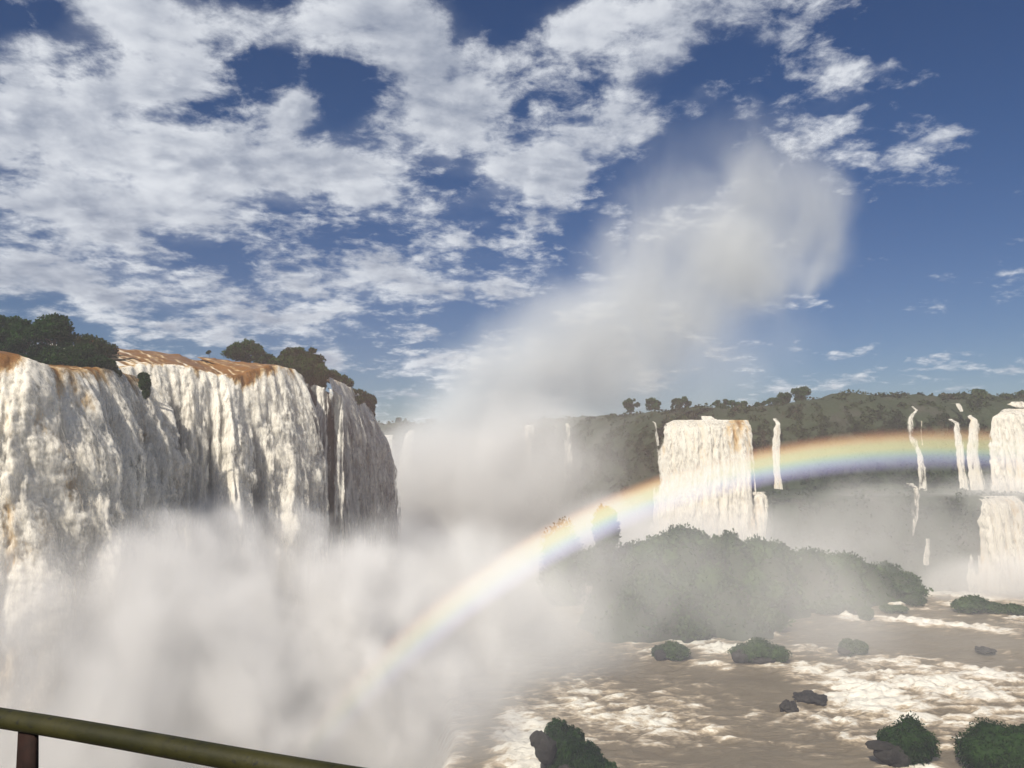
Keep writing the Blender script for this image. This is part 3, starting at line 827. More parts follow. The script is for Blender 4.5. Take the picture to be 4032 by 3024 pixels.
T('dark round-headed tree at the left edge, largest on the brink of the near falls', 205, 1440, 1250, 200, 112, k=44, leaves=11000, ls=.22, seed=1, crown_z=.54, zr=.48, clump=.36)
T('feathery paler tree cut by the left edge of the photo', 20, 1440, 1238, 190, 114, k=44, leaves=10000, ls=.22, mat=LEAFP, seed=2, crown_z=.54, zr=.48, clump=.36)
T('dense dark tree between the feathery tree and the round-headed tree', 115, 1445, 1262, 150, 113, k=36, leaves=8000, ls=.22, seed=3, crown_z=.50, zr=.48, clump=.38)
T('low rust-tinged shrub right of the round-headed tree', 350, 1420, 1335, 130, 112, k=14, leaves=5000, ls=.18, mat=LEAFR, seed=4, crown_z=.5, zr=.5, name='shrub', cat='shrub', clump=.6)
T('low rusty shrub reaching over the driftwood', 415, 1435, 1355, 100, 113, k=12, leaves=4500, ls=.18, mat=LEAFR, seed=5, crown_z=.5, zr=.5, name='shrub', cat='shrub', clump=.6)
T('dark green bush creeping along the brink under the round-headed tree', 200, 1452, 1395, 200, 106, k=18, leaves=6000, ls=.18, seed=6, crown_z=.4, zr=.5, name='shrub', cat='shrub', clump=.7, mat=GRASS)
T('dark green bush hanging at the brink below the rusty shrubs', 350, 1462, 1400, 190, 107, k=18, leaves=7000, ls=.17, seed=7, crown_z=.4, zr=.5, name='shrub', cat='shrub', clump=.7, mat=GRASS)
T('dark low shrub filling the space under the rust-tinged shrub', 300, 1442, 1362, 130, 109.5, k=18, leaves=6000, ls=.18, seed=20, crown_z=.5, zr=.5, name='shrub', cat='shrub', clump=.6, mat=GRASS)
T('small rusty bush at the gap where the two near falls part', 450, 1490, 1425, 66, 109, k=10, leaves=3000, ls=.15, seed=8, crown_z=.45, zr=.5, name='shrub', cat='shrub', clump=.7, mat=LEAFR)
T('small palm-leaved tree on the brink of the wide bright fall', 965, 1432, 1352, 170, 158, k=34, leaves=4200, ls=.34, seed=9, crown_z=.52, zr=.46, mat=LEAFP, clump=.45)
T('spindly seedling alone on the ochre brink', 825, 1404, 1380, 24, 158, k=4, leaves=120, ls=.25, seed=10, core=False)
T('low dark bush between the palm-leaved tree and the domed tree', 1060, 1438, 1398, 110, 156, k=12, leaves=3500, ls=.24, seed=11, crown_z=.4, zr=.5, name='shrub', cat='shrub', clump=.7)
T('domed dark tree above the grassy clump', 1165, 1450, 1374, 130, 156, k=30, leaves=6500, ls=.25, seed=12, crown_z=.5, zr=.48, clump=.45)
T('second dark tree leaning right behind the grassy clump', 1218, 1465, 1390, 90, 155, k=14, leaves=4500, ls=.25, seed=13, crown_z=.5, zr=.48, clump=.6)
T('single large-leaved sprig sticking up right of the domed tree', 1228, 1410, 1374, 26, 154, k=4, leaves=160, ls=.5, seed=14, core=False, mat=LEAFP)
T('feathery small tree on the descending brink of the grey arc', 1322, 1515, 1466, 90, 160, k=12, leaves=3200, ls=.25, seed=15, crown_z=.5, zr=.45, mat=LEAFP, clump=.6)
T('dark bush lower down the descending brink', 1352, 1545, 1490, 70, 163, k=10, leaves=2600, ls=.25, seed=16, crown_z=.45, zr=.5, clump=.6, name='shrub', cat='shrub')
T('dark bush halfway down the descending brink, above the mossy knob', 1400, 1590, 1536, 100, 172, k=12, leaves=3600, ls=.28, seed=17, crown_z=.45, zr=.5, clump=.65, name='shrub', cat='shrub', mat=GRASS)


def hang_clump(label, pts_r, D, leaves, ls, seed, mat=GRASS, cat='plant clump', name='hanging_grass'):
    """mossy grass mass: overlapping lobes (px, py, rx, ry) whose blades hang down"""
    r_ = np.random.default_rng(seed + 77)
    q = np.array(pts_r, float); sc = D / FPX
    base = pt(q[:, 0].mean(), q[:, 1].max(), D)
    t = thing(name, base, label, cat)
    parts = []; area = (q[:, 2] * q[:, 3]); area = area / area.sum()
    for i, (px, py, rx, ry) in enumerate(q):
        c = pt(px, py, D); r3 = np.array([rx * sc, rx * sc * .8, ry * sc])
        parts.append(blob_core(c, r3 * .88, seed + i, 12))
        n = int(leaves * area[i])
        d = r_.normal(size=(n, 3)); d /= np.linalg.norm(d, axis=1)[:, None]
        s = 1 + .22 * fbm(d[:, 0] * 1.7 + seed + i, d[:, 1] * 1.7, d[:, 2] * 1.7, 3, 5)
        C = c + d * s[:, None] * r3 * r_.uniform(.86, 1.03, n)[:, None]
        V, F = leaf_cards(C, np.full(n, ls), up=0, drop=1.2, stretch=3.2, r=r_, out=d * .8)
        parts.append((V, F, []))
    V, F = join(parts); mesh_obj('foliage', V, F, mat, t, smooth=False)
    return t


hang_clump('big shaggy grass clump draped over the brink between the bright fall and the grey arc', [(1150, 1432, 55, 28), (1195, 1455, 70, 45), (1240, 1470, 55, 40), (1185, 1492, 36, 36), (1256, 1505, 28, 42), (1212, 1488, 44, 30), (1105, 1424, 45, 16)], 147, 9000, .20, 1)
hang_clump('small green tuft standing in the falling water where the two near falls part', [(566, 1482, 20, 14), (570, 1508, 21, 26), (576, 1540, 13, 26)], 107, 3500, .13, 2)
hang_clump('shaggy mossy knob at the lower end of the brink, against the sky', [(1454, 1576, 26, 22), (1452, 1606, 23, 30), (1462, 1640, 13, 26), (1436, 1590, 18, 16)], 176, 4500, .22, 3)
hang_clump('small mossy lump hanging between the thin strands', [(1207, 1516, 16, 20)], 147.5, 1200, .18, 4)
hang_clump('grassy fringe along the brink of the grey arc', [(1290, 1478, 24, 9), (1320, 1500, 20, 9), (1380, 1545, 22, 12), (1410, 1575, 22, 14)], 160, 3000, .2, 5)


def driftwood():
    D = 111; t = thing('driftwood', pt(455, 1425, D), 'bare grey dead branches jutting over the water right of the rusty shrubs', 'driftwood')
    def q(x, y, d=0): return pt(x, y, D + d)
    V, F = join([tube([q(440, 1412), q(480, 1416, -.5), q(525, 1410, -1), q(555, 1421, -1.4)], [.16, .12, .09, .04], 6)])
    mesh_obj('branch', V, F, BARK, t)
    V, F = join([tube([q(442, 1400), q(475, 1399, -.4), q(508, 1397, -.8)], [.12, .09, .03], 6), tube([q(446, 1420), q(490, 1419, -.3), q(512, 1424, -.6)], [.10, .07, .03], 6)])
    mesh_obj('branch', V, F, BARK, t)


driftwood()

# skyline trees on the far plateau
SK = 'trees on the far plateau skyline'
for a in [
    ('round hazy tree on the far skyline, leftmost above the dark cliff', 2486, 1622, 1571, 62, 265, 12),
    ('broad low hazy tree, second from the left on the far skyline', 2565, 1620, 1576, 92, 262, 14),
    ('left half of the paired trees on the skyline left of the broad waterfall', 2662, 1614, 1576, 50, 258, 9),
    ('right half of the paired trees on the skyline left of the broad waterfall', 2700, 1614, 1566, 56, 256, 10),
    ('spreading tree on the skyline above the broad block-shaped waterfall', 2850, 1618, 1576, 100, 250, 14),
    ('small rounded tree on the skyline above the right corner of the broad waterfall', 2915, 1616, 1583, 60, 250, 9),
    ('rounded dark tree on the skyline above the slim straight waterfall', 3040, 1602, 1568, 90, 246, 12),
    ('ragged tall tree just left of the flat-topped skyline tree', 3090, 1592, 1542, 60, 242, 11),
    ('flat-topped open tree, tallest on the far skyline', 3160, 1592, 1530, 82, 240, 14),
    ('small tree hugging the ridge left of the slim straight waterfall', 2985, 1610, 1588, 60, 248, 8),
    ('small domed tree on the skyline above the paired waterfalls', 3855, 1566, 1536, 50, 236, 9),
    ('tree cut by the right edge on the skyline', 4030, 1566, 1540, 40, 236, 9),
    ('faint pale tree far off on the skyline beside the near falls', 1582, 1672, 1648, 50, 372, 8),
    ('faint slender tree on the misty skyline, right of the near falls', 1595, 1672, 1650, 12, 380, 5),
    ('faint low clump of trees at the foot of the spray plume', 1700, 1668, 1648, 50, 362, 9)]:
    lb, px, pb, ptop, w, D, k = a
    T(lb, px, pb + 4, ptop, w, D, k=k, leaves=1500, ls=.42 if D < 300 else .6, mat=FOREST if False else LEAFP, seed=px, group=SK, crown_z=.62 if k > 12 else .54, zr=.44, clump=.5, trunk=.03)


# ------------------------------------------------------------------ island and river bushes
def island():
    """mounded island in the river, a heightfield under the shrubs"""
    xs = np.arange(2, 96, .7); ys = np.arange(118, 186, .7)
    Xg, Yg = np.meshgrid(xs, ys, indexing='ij'); Z = np.full_like(Xg, -3.0)
    for (px, pyt, w, D) in ISLE:
        c = pt(px, pyt, D); s = w / 2 * D / FPX
        h = c[2] * .86
        Z = np.maximum(Z, (h + 3) * np.exp(-(((Xg - c[0]) / (s * 1.0)) ** 2 + ((Yg - c[1]) / (s * 1.1)) ** 2) ** 1.3 * .7) - 3)
    Z = np.maximum(Z, -3) + .6 * fbm(Xg / 5, Yg / 5, 0, 4, 88)
    o = mesh_obj('island', np.stack([Xg, Yg, Z], -1).reshape(-1, 3), grid_faces(len(xs), len(ys)), CLIFFM); tag(o, kind='structure')
    r = np.random.default_rng(5); n = 60000
    i = r.integers(0, len(xs) - 1, n); j = r.integers(0, len(ys) - 1, n)
    C = np.stack([xs[i] + r.random(n) * .7, ys[j] + r.random(n) * .7, Z[i, j] + r.random(n) ** 2 * (0.6 + 1.5 * sstep(fbm(xs[i] / 4, ys[j] / 4, 0, 3, 31), 0, .6))], 1)
    C = C[Z[i, j] > .2]
    V, F = leaf_cards(C, np.full(len(C), .5), up=.5, stretch=1.7, r=r)
    tag(mesh_obj('ground_cover', V, F, SHRUB, smooth=False), kind='stuff')


ISLE = [(2410, 2200, 200, 152), (2560, 2130, 230, 154), (2700, 2072, 240, 156), (2800, 2100, 170, 158), (2900, 2125, 180, 162), (3030, 2135, 200, 168), (3180, 2150, 200, 174), (3300, 2175, 200, 177),
        (3430, 2215, 180, 179), (3530, 2255, 140, 180), (2850, 2270, 300, 150), (2650, 2300, 280, 147), (2480, 2320, 220, 144)]
island()


def dome(label, px, pyb, pyt, wpx, D=None, leaves=3000, ls=.22, mat=None, seed=0, name='bush', cat='bush', group=None, lobes=4, rock=None, hang=.5, core=.9, zb=0.0):
    """bush of leafy lobes over its rock; pyb = waterline pixel"""
    r_ = np.random.default_rng(seed + 5)
    base = ground(px, pyb, zb) if D is None else pt(px, pyb, D)
    Dd = base[1]; sc = Dd / FPX; w = wpx / 2 * sc; h = pt(px, pyt, Dd)[2] - base[2]
    base = base.copy(); base[1] += w * .6; base[0] *= base[1] / Dd
    t = thing(name, base, label, cat, group)
    parts = []
    for i in range(lobes):
        fx = (i - (lobes - 1) / 2) / max(1, lobes - 1) if lobes > 1 else 0
        hh = h * (1 - .35 * abs(fx) * 1.6 + r_.uniform(-.12, .05)) if lobes > 1 else h
        c = base + [fx * w * 1.05, r_.uniform(-.3, .3) * w, hh * .45]
        r3 = np.array([w * (.62 if lobes > 1 else 1.0), w * .7, hh * .55])
        parts.append(blob_core(c, r3 * core, seed + i, 12))
        n = leaves // lobes
        d = r_.normal(size=(n, 3)); d /= np.linalg.norm(d, axis=1)[:, None]
        s = 1 + .22 * fbm(d[:, 0] * 1.7 + seed + i, d[:, 1] * 1.7, d[:, 2] * 1.7, 3, 5)
        C = c + d * s[:, None] * r3 * r_.uniform(.84, 1.12, n)[:, None]
        V, F = leaf_cards(C, np.full(n, ls), up=.4, drop=hang, stretch=1.8, r=r_, out=d)
        parts.append((V, F, []))
    V, F = join(parts); mesh_obj('foliage', V, F, mat or SHRUB, t, smooth=False)
    if rock is not None:
        rp = []
        for (dx, dz, rx, rz) in rock:       # offsets in bush half-widths / heights
            c = base + [dx * w, -.35 * w, dz * h]
            rp.append(blob_core(c, (rx * w, rx * w * .8, rz * h), seed + dx * 3, 14))
        V, F = join(rp); mesh_obj('rock', V, F, ROCK, t)
    return t


# shrubs clothing the island
isl = [('tall leaning pillar of bushes standing alone at the misty left end of the island', 2390, 2170, 2008, 96, 149, 1),
       ('misty mound of shrubs at the foot of the bushy pillar', 2385, 2300, 2122, 180, 151, 3),
       ('faint mound of shrubs in the rainbow, farthest left of the island', 2215, 2400, 2075, 170, 172, 1),
       ('pale rounded shrubs right of the bushy pillar', 2560, 2260, 2122, 270, 152, 4),
       ('highest spiky shrubs on the island crest', 2680, 2230, 2058, 210, 154, 4),
       ('small round shrub on the crest right of the highest shrubs', 2800, 2210, 2078, 80, 155, 2),
       ('tufted shrubs on the crest under the right side of the broad waterfall', 2875, 2240, 2104, 150, 161, 3),
       ('level shrubs on the crest below the slim straight waterfall', 3010, 2260, 2116, 230, 167, 4),
       ('shrubs with a shining wet top on the crest right of centre', 3200, 2320, 2142, 250, 175, 4),
       ('shrubs stepping down the right shoulder of the island', 3350, 2335, 2180, 200, 178, 4),
       ('last rounded shrubs at the right tip of the island', 3505, 2342, 2222, 190, 180, 3),
       ('low shrubs at the waterline on the right tip of the island', 3450, 2350, 2280, 320, 176, 4),
       ('broad green mid-slope shrubs above the calm water', 3130, 2345, 2240, 260, 171, 4),
       ('hazy mid-slope shrubs under the highest crest', 2750, 2400, 2200, 280, 148, 4),
       ('hazy mid-slope shrubs under the pale rounded ones', 2560, 2420, 2240, 240, 146, 4),
       ('bright green shrubs at the waterline on the island front', 2950, 2490, 2375, 250, None, 4),
       ('green shrubs at the waterline between the haze and the bright ones', 2790, 2490, 2330, 200, None, 3),
       ('low shrubs at the front tip of the island above the breaking water', 2700, 2522, 2440, 180, None, 3),
       ('dark streaked shrubs at the left front of the island', 2590, 2492, 2330, 260, None, 4),
       ('fading shrubs in the mist at the left front of the island', 2440, 2470, 2290, 220, None, 3),
       ('mid-slope shrubs above the bright waterline ones', 2950, 2400, 2240, 260, 155, 4)]
for i, (lb, px, pb, ptp, w, D, lo) in enumerate(isl):
    dome(lb, px, pb, ptp, w, D, leaves=3600 if w > 120 else 2000, ls=.34, seed=200 + i, lobes=lo, group='shrubs covering the island', name='shrub', cat='shrub', hang=-.1, mat=SHRUB)

RB = 'bushes on rocks in the brown river'
t = hang_clump('large dark green bush on black rock at the bottom, left of centre', [(2196, 2905, 52, 66), (2240, 2950, 68, 80), (2300, 3005, 74, 74), (2365, 3050, 70, 58), (2215, 3020, 66, 80), (2410, 3080, 50, 40)], 80.0, 15000, .11, 301, cat='bush', name='bush')
t['group'] = RB
V, F = join([blob_core(pt(2122, 2912, 79.5), (.85, .9, .75), 5, 16), blob_core(pt(2150, 2950, 79.3), (1.0, 1.0, 1.3), 8, 16), blob_core(pt(2240, 3040, 80.5), (2.6, 2.2, 1.6), 11, 18)])
mesh_obj('rock', V, F, ROCK, t)
dome('large dark green bush on black rock at the bottom right', 3580, 3010, 2838, 190, leaves=8000, ls=.13, seed=302, hang=1.0, lobes=3, group=RB, mat=GRASS, rock=[(-1.35, .38, .50, .10), (-1.0, .20, .55, .22), (-.6, .1, .5, .3)])
dome('wide grey-green bush low in the bottom right corner', 3960, 3050, 2872, 300, leaves=9000, ls=.14, seed=303, hang=1.0, lobes=4, group=RB, mat=GRASS)
dome('dark bush cut by the right edge above the corner bush', 4030, 2930, 2832, 110, leaves=4000, ls=.14, seed=304, hang=1.0, lobes=2, group=RB, mat=GRASS)
dome('rounded bush in the rapids just below the front tip of the island', 2645, 2602, 2532, 125, leaves=4000, ls=.16, seed=305, lobes=3, group=RB, rock=[(-.8, .25, .35, .3)])
dome('two-humped bush on rock, centre of the three in a row across the river', 2990, 2608, 2522, 190, leaves=5000, ls=.16, seed=306, lobes=3, group=RB, rock=[(-.85, .2, .35, .3), (0.0, .05, .6, .2)])
dome('lone upright dark bush right of the two-humped one', 3362, 2578, 2502, 92, leaves=4000, ls=.16, seed=307, lobes=2, group=RB, rock=[(-.9, .15, .6, .2)])
dome('oblong bush in the calm water in front of the island tip', 3290, 2420, 2358, 150, leaves=3200, ls=.2, seed=308, lobes=3, group=RB)
dome('smallest round bush just below the oblong one', 3413, 2440, 2395, 56, leaves=1600, ls=.2, seed=309, lobes=1, group=RB)
dome('low flat bush between the oblong bush and the domed one', 3525, 2414, 2380, 90, leaves=1800, ls=.2, seed=310, lobes=2, group=RB)
dome('small domed bush off the right tip of the island', 3610, 2386, 2347, 76, leaves=1800, ls=.2, seed=311, lobes=1, group=RB)
dome('long low bush at the foot of the lower right waterfall', 3840, 2412, 2352, 160, leaves=3200, ls=.22, seed=312, lobes=3, group=RB)
dome('low bush adjoining the long one near the right edge', 3955, 2418, 2372, 120, leaves=2600, ls=.22, seed=313, lobes=2, group=RB)


def river_rock(label, px, py, wpx, hpx, seed):
    c = ground(px, py, 0); sc = c[1] / FPX
    V, F, _ = blob_core(c + [0, 0, .1], (wpx / 2 * sc, wpx / 2 * sc * 1.2, hpx * sc * 1.0), seed, 26)
    V += .18 * fbm(V[:, 0] * 1.5, V[:, 1] * 1.5, V[:, 2] * 2, 3, seed)[:, None] * [1, 1, 1]
    o = mesh_obj('rock', V, F, ROCK); tag(o, label, 'rock', 'wet rocks in the rapids')


river_rock('small black rounded rock ringed by foam in the rapids', 3105, 2790, 66, 22, 1)
river_rock('flat wet slab behind the small black rounded rock', 3190, 2750, 120, 10, 2)
river_rock('low dark rock far right in the calm brown water', 3880, 2562, 70, 6, 3)


# ------------------------------------------------------------------ railing in front of the viewer, on its walkway
def mat_rail():
    m, N = nodes_mat('old_painted_pipe')
    g = N.node('ShaderNodeNewGeometry'); p = X(N, g.outputs['Position'])
    n1 = N.noise(p, 7, 8, .7); n2 = N.noise(p, 60, 6, .75); n3 = N.noise(p, 220, 3, .6)
    c = N.mix(N.ss(n1, .35, .65), (0.018, 0.018, 0.003), (0.036, 0.033, 0.007))
    c = N.mix(N.ss(n2, .56, .66), c, (0.012, 0.012, 0.008))
    c = N.mix(N.ss(n3, .62, .7), c, (0.02, 0.02, 0.012))
    finish(N, bsdf(N, c, .55, .3, bump(N, n2 + n3 * .4, .35, .004)).outputs[0]); return m


def mat_rust():
    m, N = nodes_mat('rusty_steel')
    g = N.node('ShaderNodeNewGeometry'); p = X(N, g.outputs['Position'])
    n1 = N.noise(p, 14, 8, .7); n2 = N.noise(p, 90, 5, .7)
    c = N.mix(N.ss(n1, .35, .65), (0.010, 0.006, 0.005), (0.024, 0.011, 0.008))
    finish(N, bsdf(N, c, .8, .2, bump(N, n1 + n2 * .5, .4, .004)).outputs[0]); return m


def railing():
    RAIL, RUST = mat_rail(), mat_rust()
    H = CZ - .609
    a = np.array([-1.199, 2.0, H]); b = np.array([-.3134, 1.642, H]); d = (b - a) / np.linalg.norm(b - a)
    A = a - d * 2.6; B = a + d * 3.4
    t = thing('railing', (A + B) / 2 - [0, 0, 1.0], 'dark olive handrail on rusty posts crossing the bottom left corner', 'railing')
    ts = np.linspace(0, 1, 60); P = A + (B - A) * ts[:, None]; P[:, 2] += .002 * np.sin(ts * 30)
    V, F, Tr = tube(P, np.full(60, .0225), 28); V, F = join([(V, F, Tr)])
    mesh_obj('handrail', V, F, RAIL, t)
    c0 = pt(112, 2880, 1.965); s0 = float(np.dot(c0[:2] - a[:2], d[:2]))
    for s in (s0 - 1.9, s0, s0 + 1.9):
        c = a + d * s; z0 = H - .02; z1 = H - 1.0
        w = [.026, .036, .058]; zs = [z0, z0 - .06, z1]; vv = []
        n = np.array([-d[1], d[0], 0]); q = []
        for wi, zi in zip((.0255, .031, .075), (z0, z0 - .09, z1)):
            # tapered flat plate, vertical on its left edge
            for (e, f) in ((-.0255, -1), (wi * 1.05, -1), (wi * 1.05, 1), (-.0255, 1)):
                p = c + d * e + n * f * .006; q.append([p[0], p[1], zi])
        V = np.array(q); F = []
        for k in range(2):
            for m_ in range(4): F.append((k * 4 + m_, k * 4 + (m_ + 1) % 4, (k + 1) * 4 + (m_ + 1) % 4, (k + 1) * 4 + m_))
        F += [(3, 2, 1, 0), (8, 9, 10, 11)]
        mesh_obj('post', V, np.array(F), RUST, t, smooth=False)
    # deck of the lookout: concrete slab under the viewer and the railing
    bm_v = []; n = np.array([-d[1], d[0], 0])
    for z in (H - 1.0, H - 1.25):
        for (e, f) in ((-3.2, .10), (4.0, .10), (4.0, -5), (-3.2, -5)):
            p = a + d * e + n * f; bm_v.append([p[0], p[1], z])
    V = np.array(bm_v); F = [(0, 1, 2, 3)[::-1], (4, 5, 6, 7)] + [(i, (i + 1) % 4, 4 + (i + 1) % 4, 4 + i) for i in range(4)]
    mv, mq = [], []
    o = mesh_obj('walkway', V, np.array(F), mat_rock('concrete', (.22, .21, .2), (.3, .29, .27), 3), smooth=False); tag(o, kind='structure')
    for k, (e, f) in enumerate(((-2.5, -1.0), (3.0, -1.0), (-2.5, -4.2), (3.0, -4.2))):
        p = a + d * e + n * f
        V, F, Tr = tube([[p[0], p[1], -40.0], [p[0], p[1], H - 1.25]], [.4, .4], 16); V, F = join([(V, F, Tr)])
        o = mesh_obj('walkway_pier', V, F, o.data.materials[0]); tag(o, kind='structure')


railing()


# ------------------------------------------------------------------ spray, mist, haze, rainbow
def vol_mat(name, col, g, dens=1.0):
    m, N = nodes_mat(name)
    v = N.node('ShaderNodeVolumePrincipled')
    v.inputs['Color'].default_value = tuple(col) + (1,); v.inputs['Density'].default_value = dens
    v.inputs['Anisotropy'].default_value = g
    v.inputs['Density Attribute'].default_value = 'density'
    finish(N, vol=v.outputs[0]); return m


def mist_grid(name, lo, hi, vox, fn, mat, label=None):
    """spray held in a voxel grid filled from a procedural field"""
    me = bpy.data.meshes.new(name); o = bpy.data.objects.new(name, me); COL.objects.link(o)
    me.materials.append(mat)
    ng = bpy.data.node_groups.new(name + '_field', 'GeometryNodeTree')
    ng.interface.new_socket('Geometry', in_out='OUTPUT', socket_type='NodeSocketGeometry')
    N = NT(ng)
    vc = N.node('GeometryNodeVolumeCube')
    lo = np.array(lo, float); hi = np.array(hi, float); res = np.maximum(4, ((hi - lo) / vox).astype(int))
    vc.inputs['Min'].default_value = lo; vc.inputs['Max'].default_value = hi
    for k, r_ in zip(('Resolution X', 'Resolution Y', 'Resolution Z'), res): vc.inputs[k].default_value = int(r_)
    p = X(N, N.node('GeometryNodeInputPosition').outputs[0])
    N.put(vc.inputs['Density'], fn(N, p))
    sm = N.node('GeometryNodeSetMaterial'); sm.inputs['Material'].default_value = mat
    ng.links.new(vc.outputs[0], sm.inputs[0])
    out = N.node('NodeGroupOutput'); ng.links.new(sm.outputs[0], out.inputs[0])
    md = o.modifiers.new('field', 'NODES'); md.node_group = ng
    return tag(o, label, None, None, 'stuff')


def blobf(N, xyz, c, r, tilt=0.0):
    """soft ellipsoid value 1 - |q|^2 ; tilt shears x with height"""
    x, y, z = xyz
    zz = (z - float(c[2])) * (1.0 / r[2]); xx = (x - float(c[0])) - (z - float(c[2])) * tilt if tilt else (x - float(c[0]))
    xx = xx * (1.0 / r[0]); yy = (y - float(c[1])) * (1.0 / r[1])
    return 1.0 - (xx * xx + yy * yy + zz * zz)


def field(N, p, blobs, nscale, namp, vstretch=.7):
    xyz = N.sep(p)
    q = N.xyz(xyz[0], xyz[1], xyz[2] * vstretch)
    n = N.noise(q, nscale, 7, .6, .5) - .5
    n2 = N.noise(q, nscale * .36, 3, .5, .3) - .5
    tot = None
    for (c, r, lo, hi, dens, amp, tilt) in blobs:
        b = blobf(N, xyz, c, r, tilt) + n * (namp * amp) + n2 * (namp * amp * 1.1)
        k = N.ss(b, lo, hi) * dens
        tot = k if tot is None else tot + k
    return tot


def B(px, py, D, rx, ry, rz, lo, hi, dens, amp=1.0, tilt=0.0):
    return (pt(px, py, D), (rx, ry, rz), lo, hi, dens, amp, tilt)


MIST_NEAR = [   # centre pixel, depth, radii, threshold, density, raggedness
    B(850, 2640, 94, 24, 24, 17, 0.0, .8, .14, 1.2),
    B(1250, 2560, 100, 18, 22, 16, 0.0, .8, .14, 1.2),
    B(1600, 2780, 94, 14, 24, 12, 0.0, .9, .048, 1.4),
    B(300, 2950, 78, 20, 13, 9, 0.0, .9, .012, 1.5),
    B(60, 2640, 76, 14, 9, 14, 0.0, .9, .06, 1.4),
    B(1100, 2220, 120, 20, 12, 9, 0.0, .8, .10, 1.8),
    B(600, 2330, 106, 13, 10, 9, 0.0, .8, .08, 1.8),
    B(1950, 2650, 92, 12, 24, 10, -0.1, 1.2, .010, 1.6),
    B(1700, 2300, 122, 15, 20, 10, -0.05, .9, .040, 1.4),
]
MIST_FAR = [
    B(1500, 2250, 180, 40, 45, 15, -0.1, 1.2, .022, 1.2),
    B(1850, 2260, 192, 32, 30, 12, -0.1, 1.2, .030, 1.2),
    B(1700, 1920, 290, 50, 40, 24, -0.1, 1.0, .040, 1.0),
    B(2080, 1880, 275, 36, 40, 28, -0.1, 1.1, .055, 1.0),
    B(2030, 2440, 128, 19, 26, 10, -0.1, 1.2, .060, 1.3),
    B(2400, 2090, 182, 14, 14, 9, -0.1, 1.0, .060, .8),
    B(2250, 2190, 142, 11, 9, 8, -0.1, 1.1, .045, 1.0),
    B(2700, 2330, 134, 34, 22, 13, -0.1, 1.2, .017, 2.0),
    B(3100, 2480, 125, 60, 34, 6, -0.1, 1.5, .005, .8),
    B(2780, 2120, 204, 22, 12, 11, -0.1, 1.0, .10, .8),
    B(3500, 2200, 192, 75, 12, 18, -0.1, 1.0, .050, .8),
    B(3950, 1960, 194, 16, 9, 7, -0.1, 1.0, .07, .9),
    B(4000, 2330, 182, 22, 9, 9, -0.1, 1.0, .09, .9),
    B(2400, 1850, 240, 30, 20, 20, -0.1, 1.2, .018, .9),
]
PLUME = [
    B(1850, 1800, 300, 36, 20, 28, -0.1, 1.1, .045, .6, .25),
    B(2060, 1580, 306, 44, 24, 32, -0.1, 1.1, .048, .6, .6),
    B(2300, 1370, 310, 52, 24, 34, -0.1, 1.1, .050, .7, .6),
    B(2580, 1150, 315, 54, 24, 34, -0.1, 1.2, .032, 1.3, .5),
    B(2770, 950, 318, 48, 20, 36, -0.1, 1.5, .022, 1.8, .4),
    B(2920, 900, 320, 38, 18, 32, -0.1, 1.7, .014, 2.2, .1),
    B(2620, 1430, 312, 56, 18, 30, -0.2, 1.5, .020, 1.0, .3),
    B(2850, 640, 322, 48, 14, 26, -0.2, 1.5, .008, 1.8, .3),
]
VM = vol_mat('spray_air', (1.0, 0.99, 0.975), -0.35)
mist_grid('spray_mist', (-62, 48, -26), (30, 140, 34), .6, lambda N, p: field(N, p, MIST_NEAR, .12, 2.4, .8), VM, 'thick white spray boiling up from the gorge')
mist_grid('distant_spray', (-90, 95, -10), (125, 330, 62), 1.6, lambda N, p: field(N, p, MIST_FAR, .07, 1.7), VM, 'thin grey spray drifting before the far cliff and island')
mist_grid('spray_plume', (-80, 262, 15), (165, 348, 190), 1.6, lambda N, p: field(N, p, PLUME, .035, 1.7), vol_mat('plume_air', (0.96, 0.985, 1.0), -0.42, 1.45), 'tall leaning plume of spray rising above the far falls')


def box(name, lo, hi, mat):
    a, b = np.array(lo, float), np.array(hi, float)
    V = np.array([[(a, b)[i & 1][0], (a, b)[i >> 1 & 1][1], (a, b)[i >> 2][2]] for i in range(8)])
    F = np.array([(0, 2, 3, 1), (4, 5, 7, 6), (0, 1, 5, 4), (2, 6, 7, 3), (0, 4, 6, 2), (1, 3, 7, 5)])
    return mesh_obj(name, V, F, mat, smooth=False)


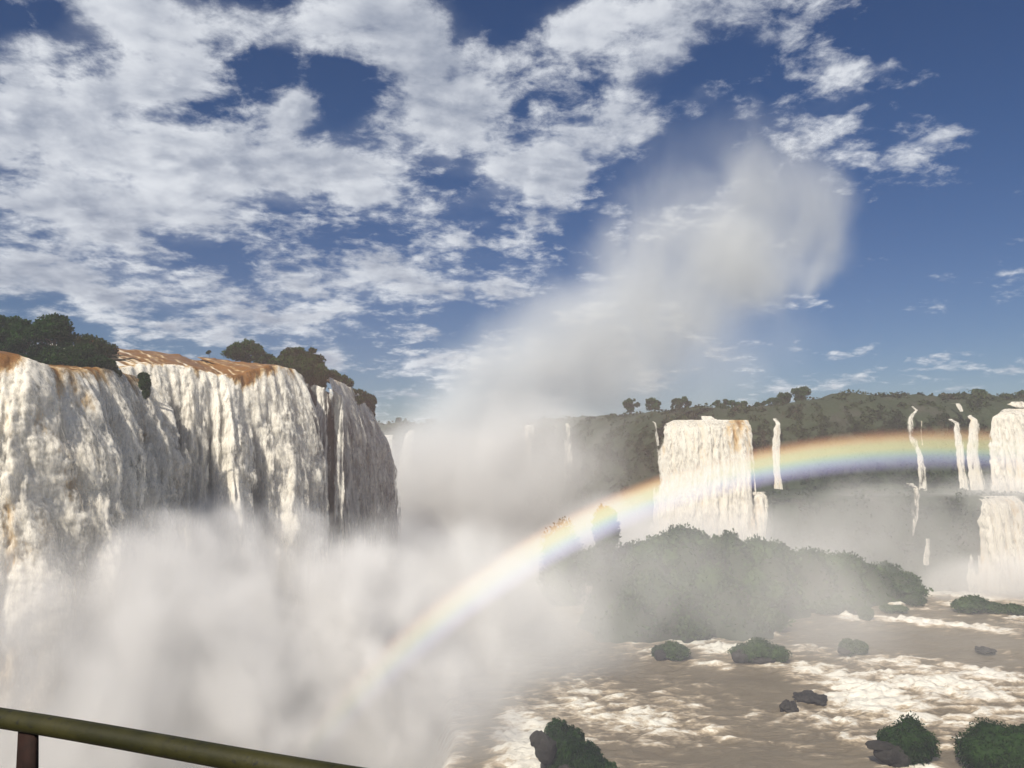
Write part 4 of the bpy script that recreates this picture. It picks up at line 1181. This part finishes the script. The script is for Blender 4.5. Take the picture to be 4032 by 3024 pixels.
hz = vol_mat('haze_air', (0.93, 0.96, 1.0), 0.0, 0.0007)
hz.node_tree.nodes['Principled Volume'].inputs['Density Attribute'].default_value = ''
tag(box('haze', (-1700, -1700, -41), (1700, 1700, 62), hz), 'pale even haze filling the valley', None, None, 'stuff')


def rainbow():
    """fine sunlit drops between the lookout and the island. Real drops send sunlight back at 42 degrees from the
    point opposite the sun, red outermost: the scattering of this spray depends on that angle (a phase function),
    from whatever place it is seen, and is lit by the sun lamp alone."""
    m, N = nodes_mat('rainbow_drops')
    g = N.node('ShaderNodeNewGeometry')
    c = N.dot(X(N, g.outputs['Incoming']), (-LIGHT.x, -LIGHT.y, -LIGHT.z))
    c0, c1 = math.cos(math.radians(42.95)), math.cos(math.radians(40.1))
    t = (c - c0) * (1.0 / (c1 - c0))
    r = N.node('ShaderNodeValToRGB'); N.put(r.inputs[0], t); cr = r.color_ramp; cr.interpolation = 'B_SPLINE'
    st = [(0.0, (0, 0, 0)), (.12, (.16, .05, .02)), (.24, (.85, .46, .22)), (.36, (1.25, .95, .45)), (.47, (1.0, 1.0, .45)), (.57, (.62, .92, .62)), (.68, (.44, .56, .86)), (.80, (.26, .25, .48)), (.92, (.06, .05, .10)), (1.0, (0, 0, 0))]
    while len(cr.elements) > 1: cr.elements.remove(cr.elements[0])
    cr.elements[0].position = 0; cr.elements[0].color = (0, 0, 0, 1)
    for p_, q in st[1:]:
        e = cr.elements.new(p_); e.color = tuple(q) + (1,)
    x, y, z = N.sep(X(N, g.outputs['Position']))
    # where the drops hang thickest: over the gorge mouth, thinner towards the right, none low on the left
    d = N.ss(z + x * 1.2, 2, 17) * N.ss(x, 4, 48, 1.7, .26)
    v = N.node('ShaderNodeVolumeScatter'); N.put(v.inputs['Color'], X(N, r.outputs[0])); N.put(v.inputs['Density'], d * RB_DENS)
    v.inputs['Anisotropy'].default_value = -0.4
    finish(N, vol=v.outputs[0])
    m.cycles.volume_step_rate = .35
    tag(box('rainbow', (-30, 34, 1.5), (92, 112, 44), m), 'rainbow arching over the gorge and river', None, None, 'stuff')


RB_DENS = 0.014
rainbow()
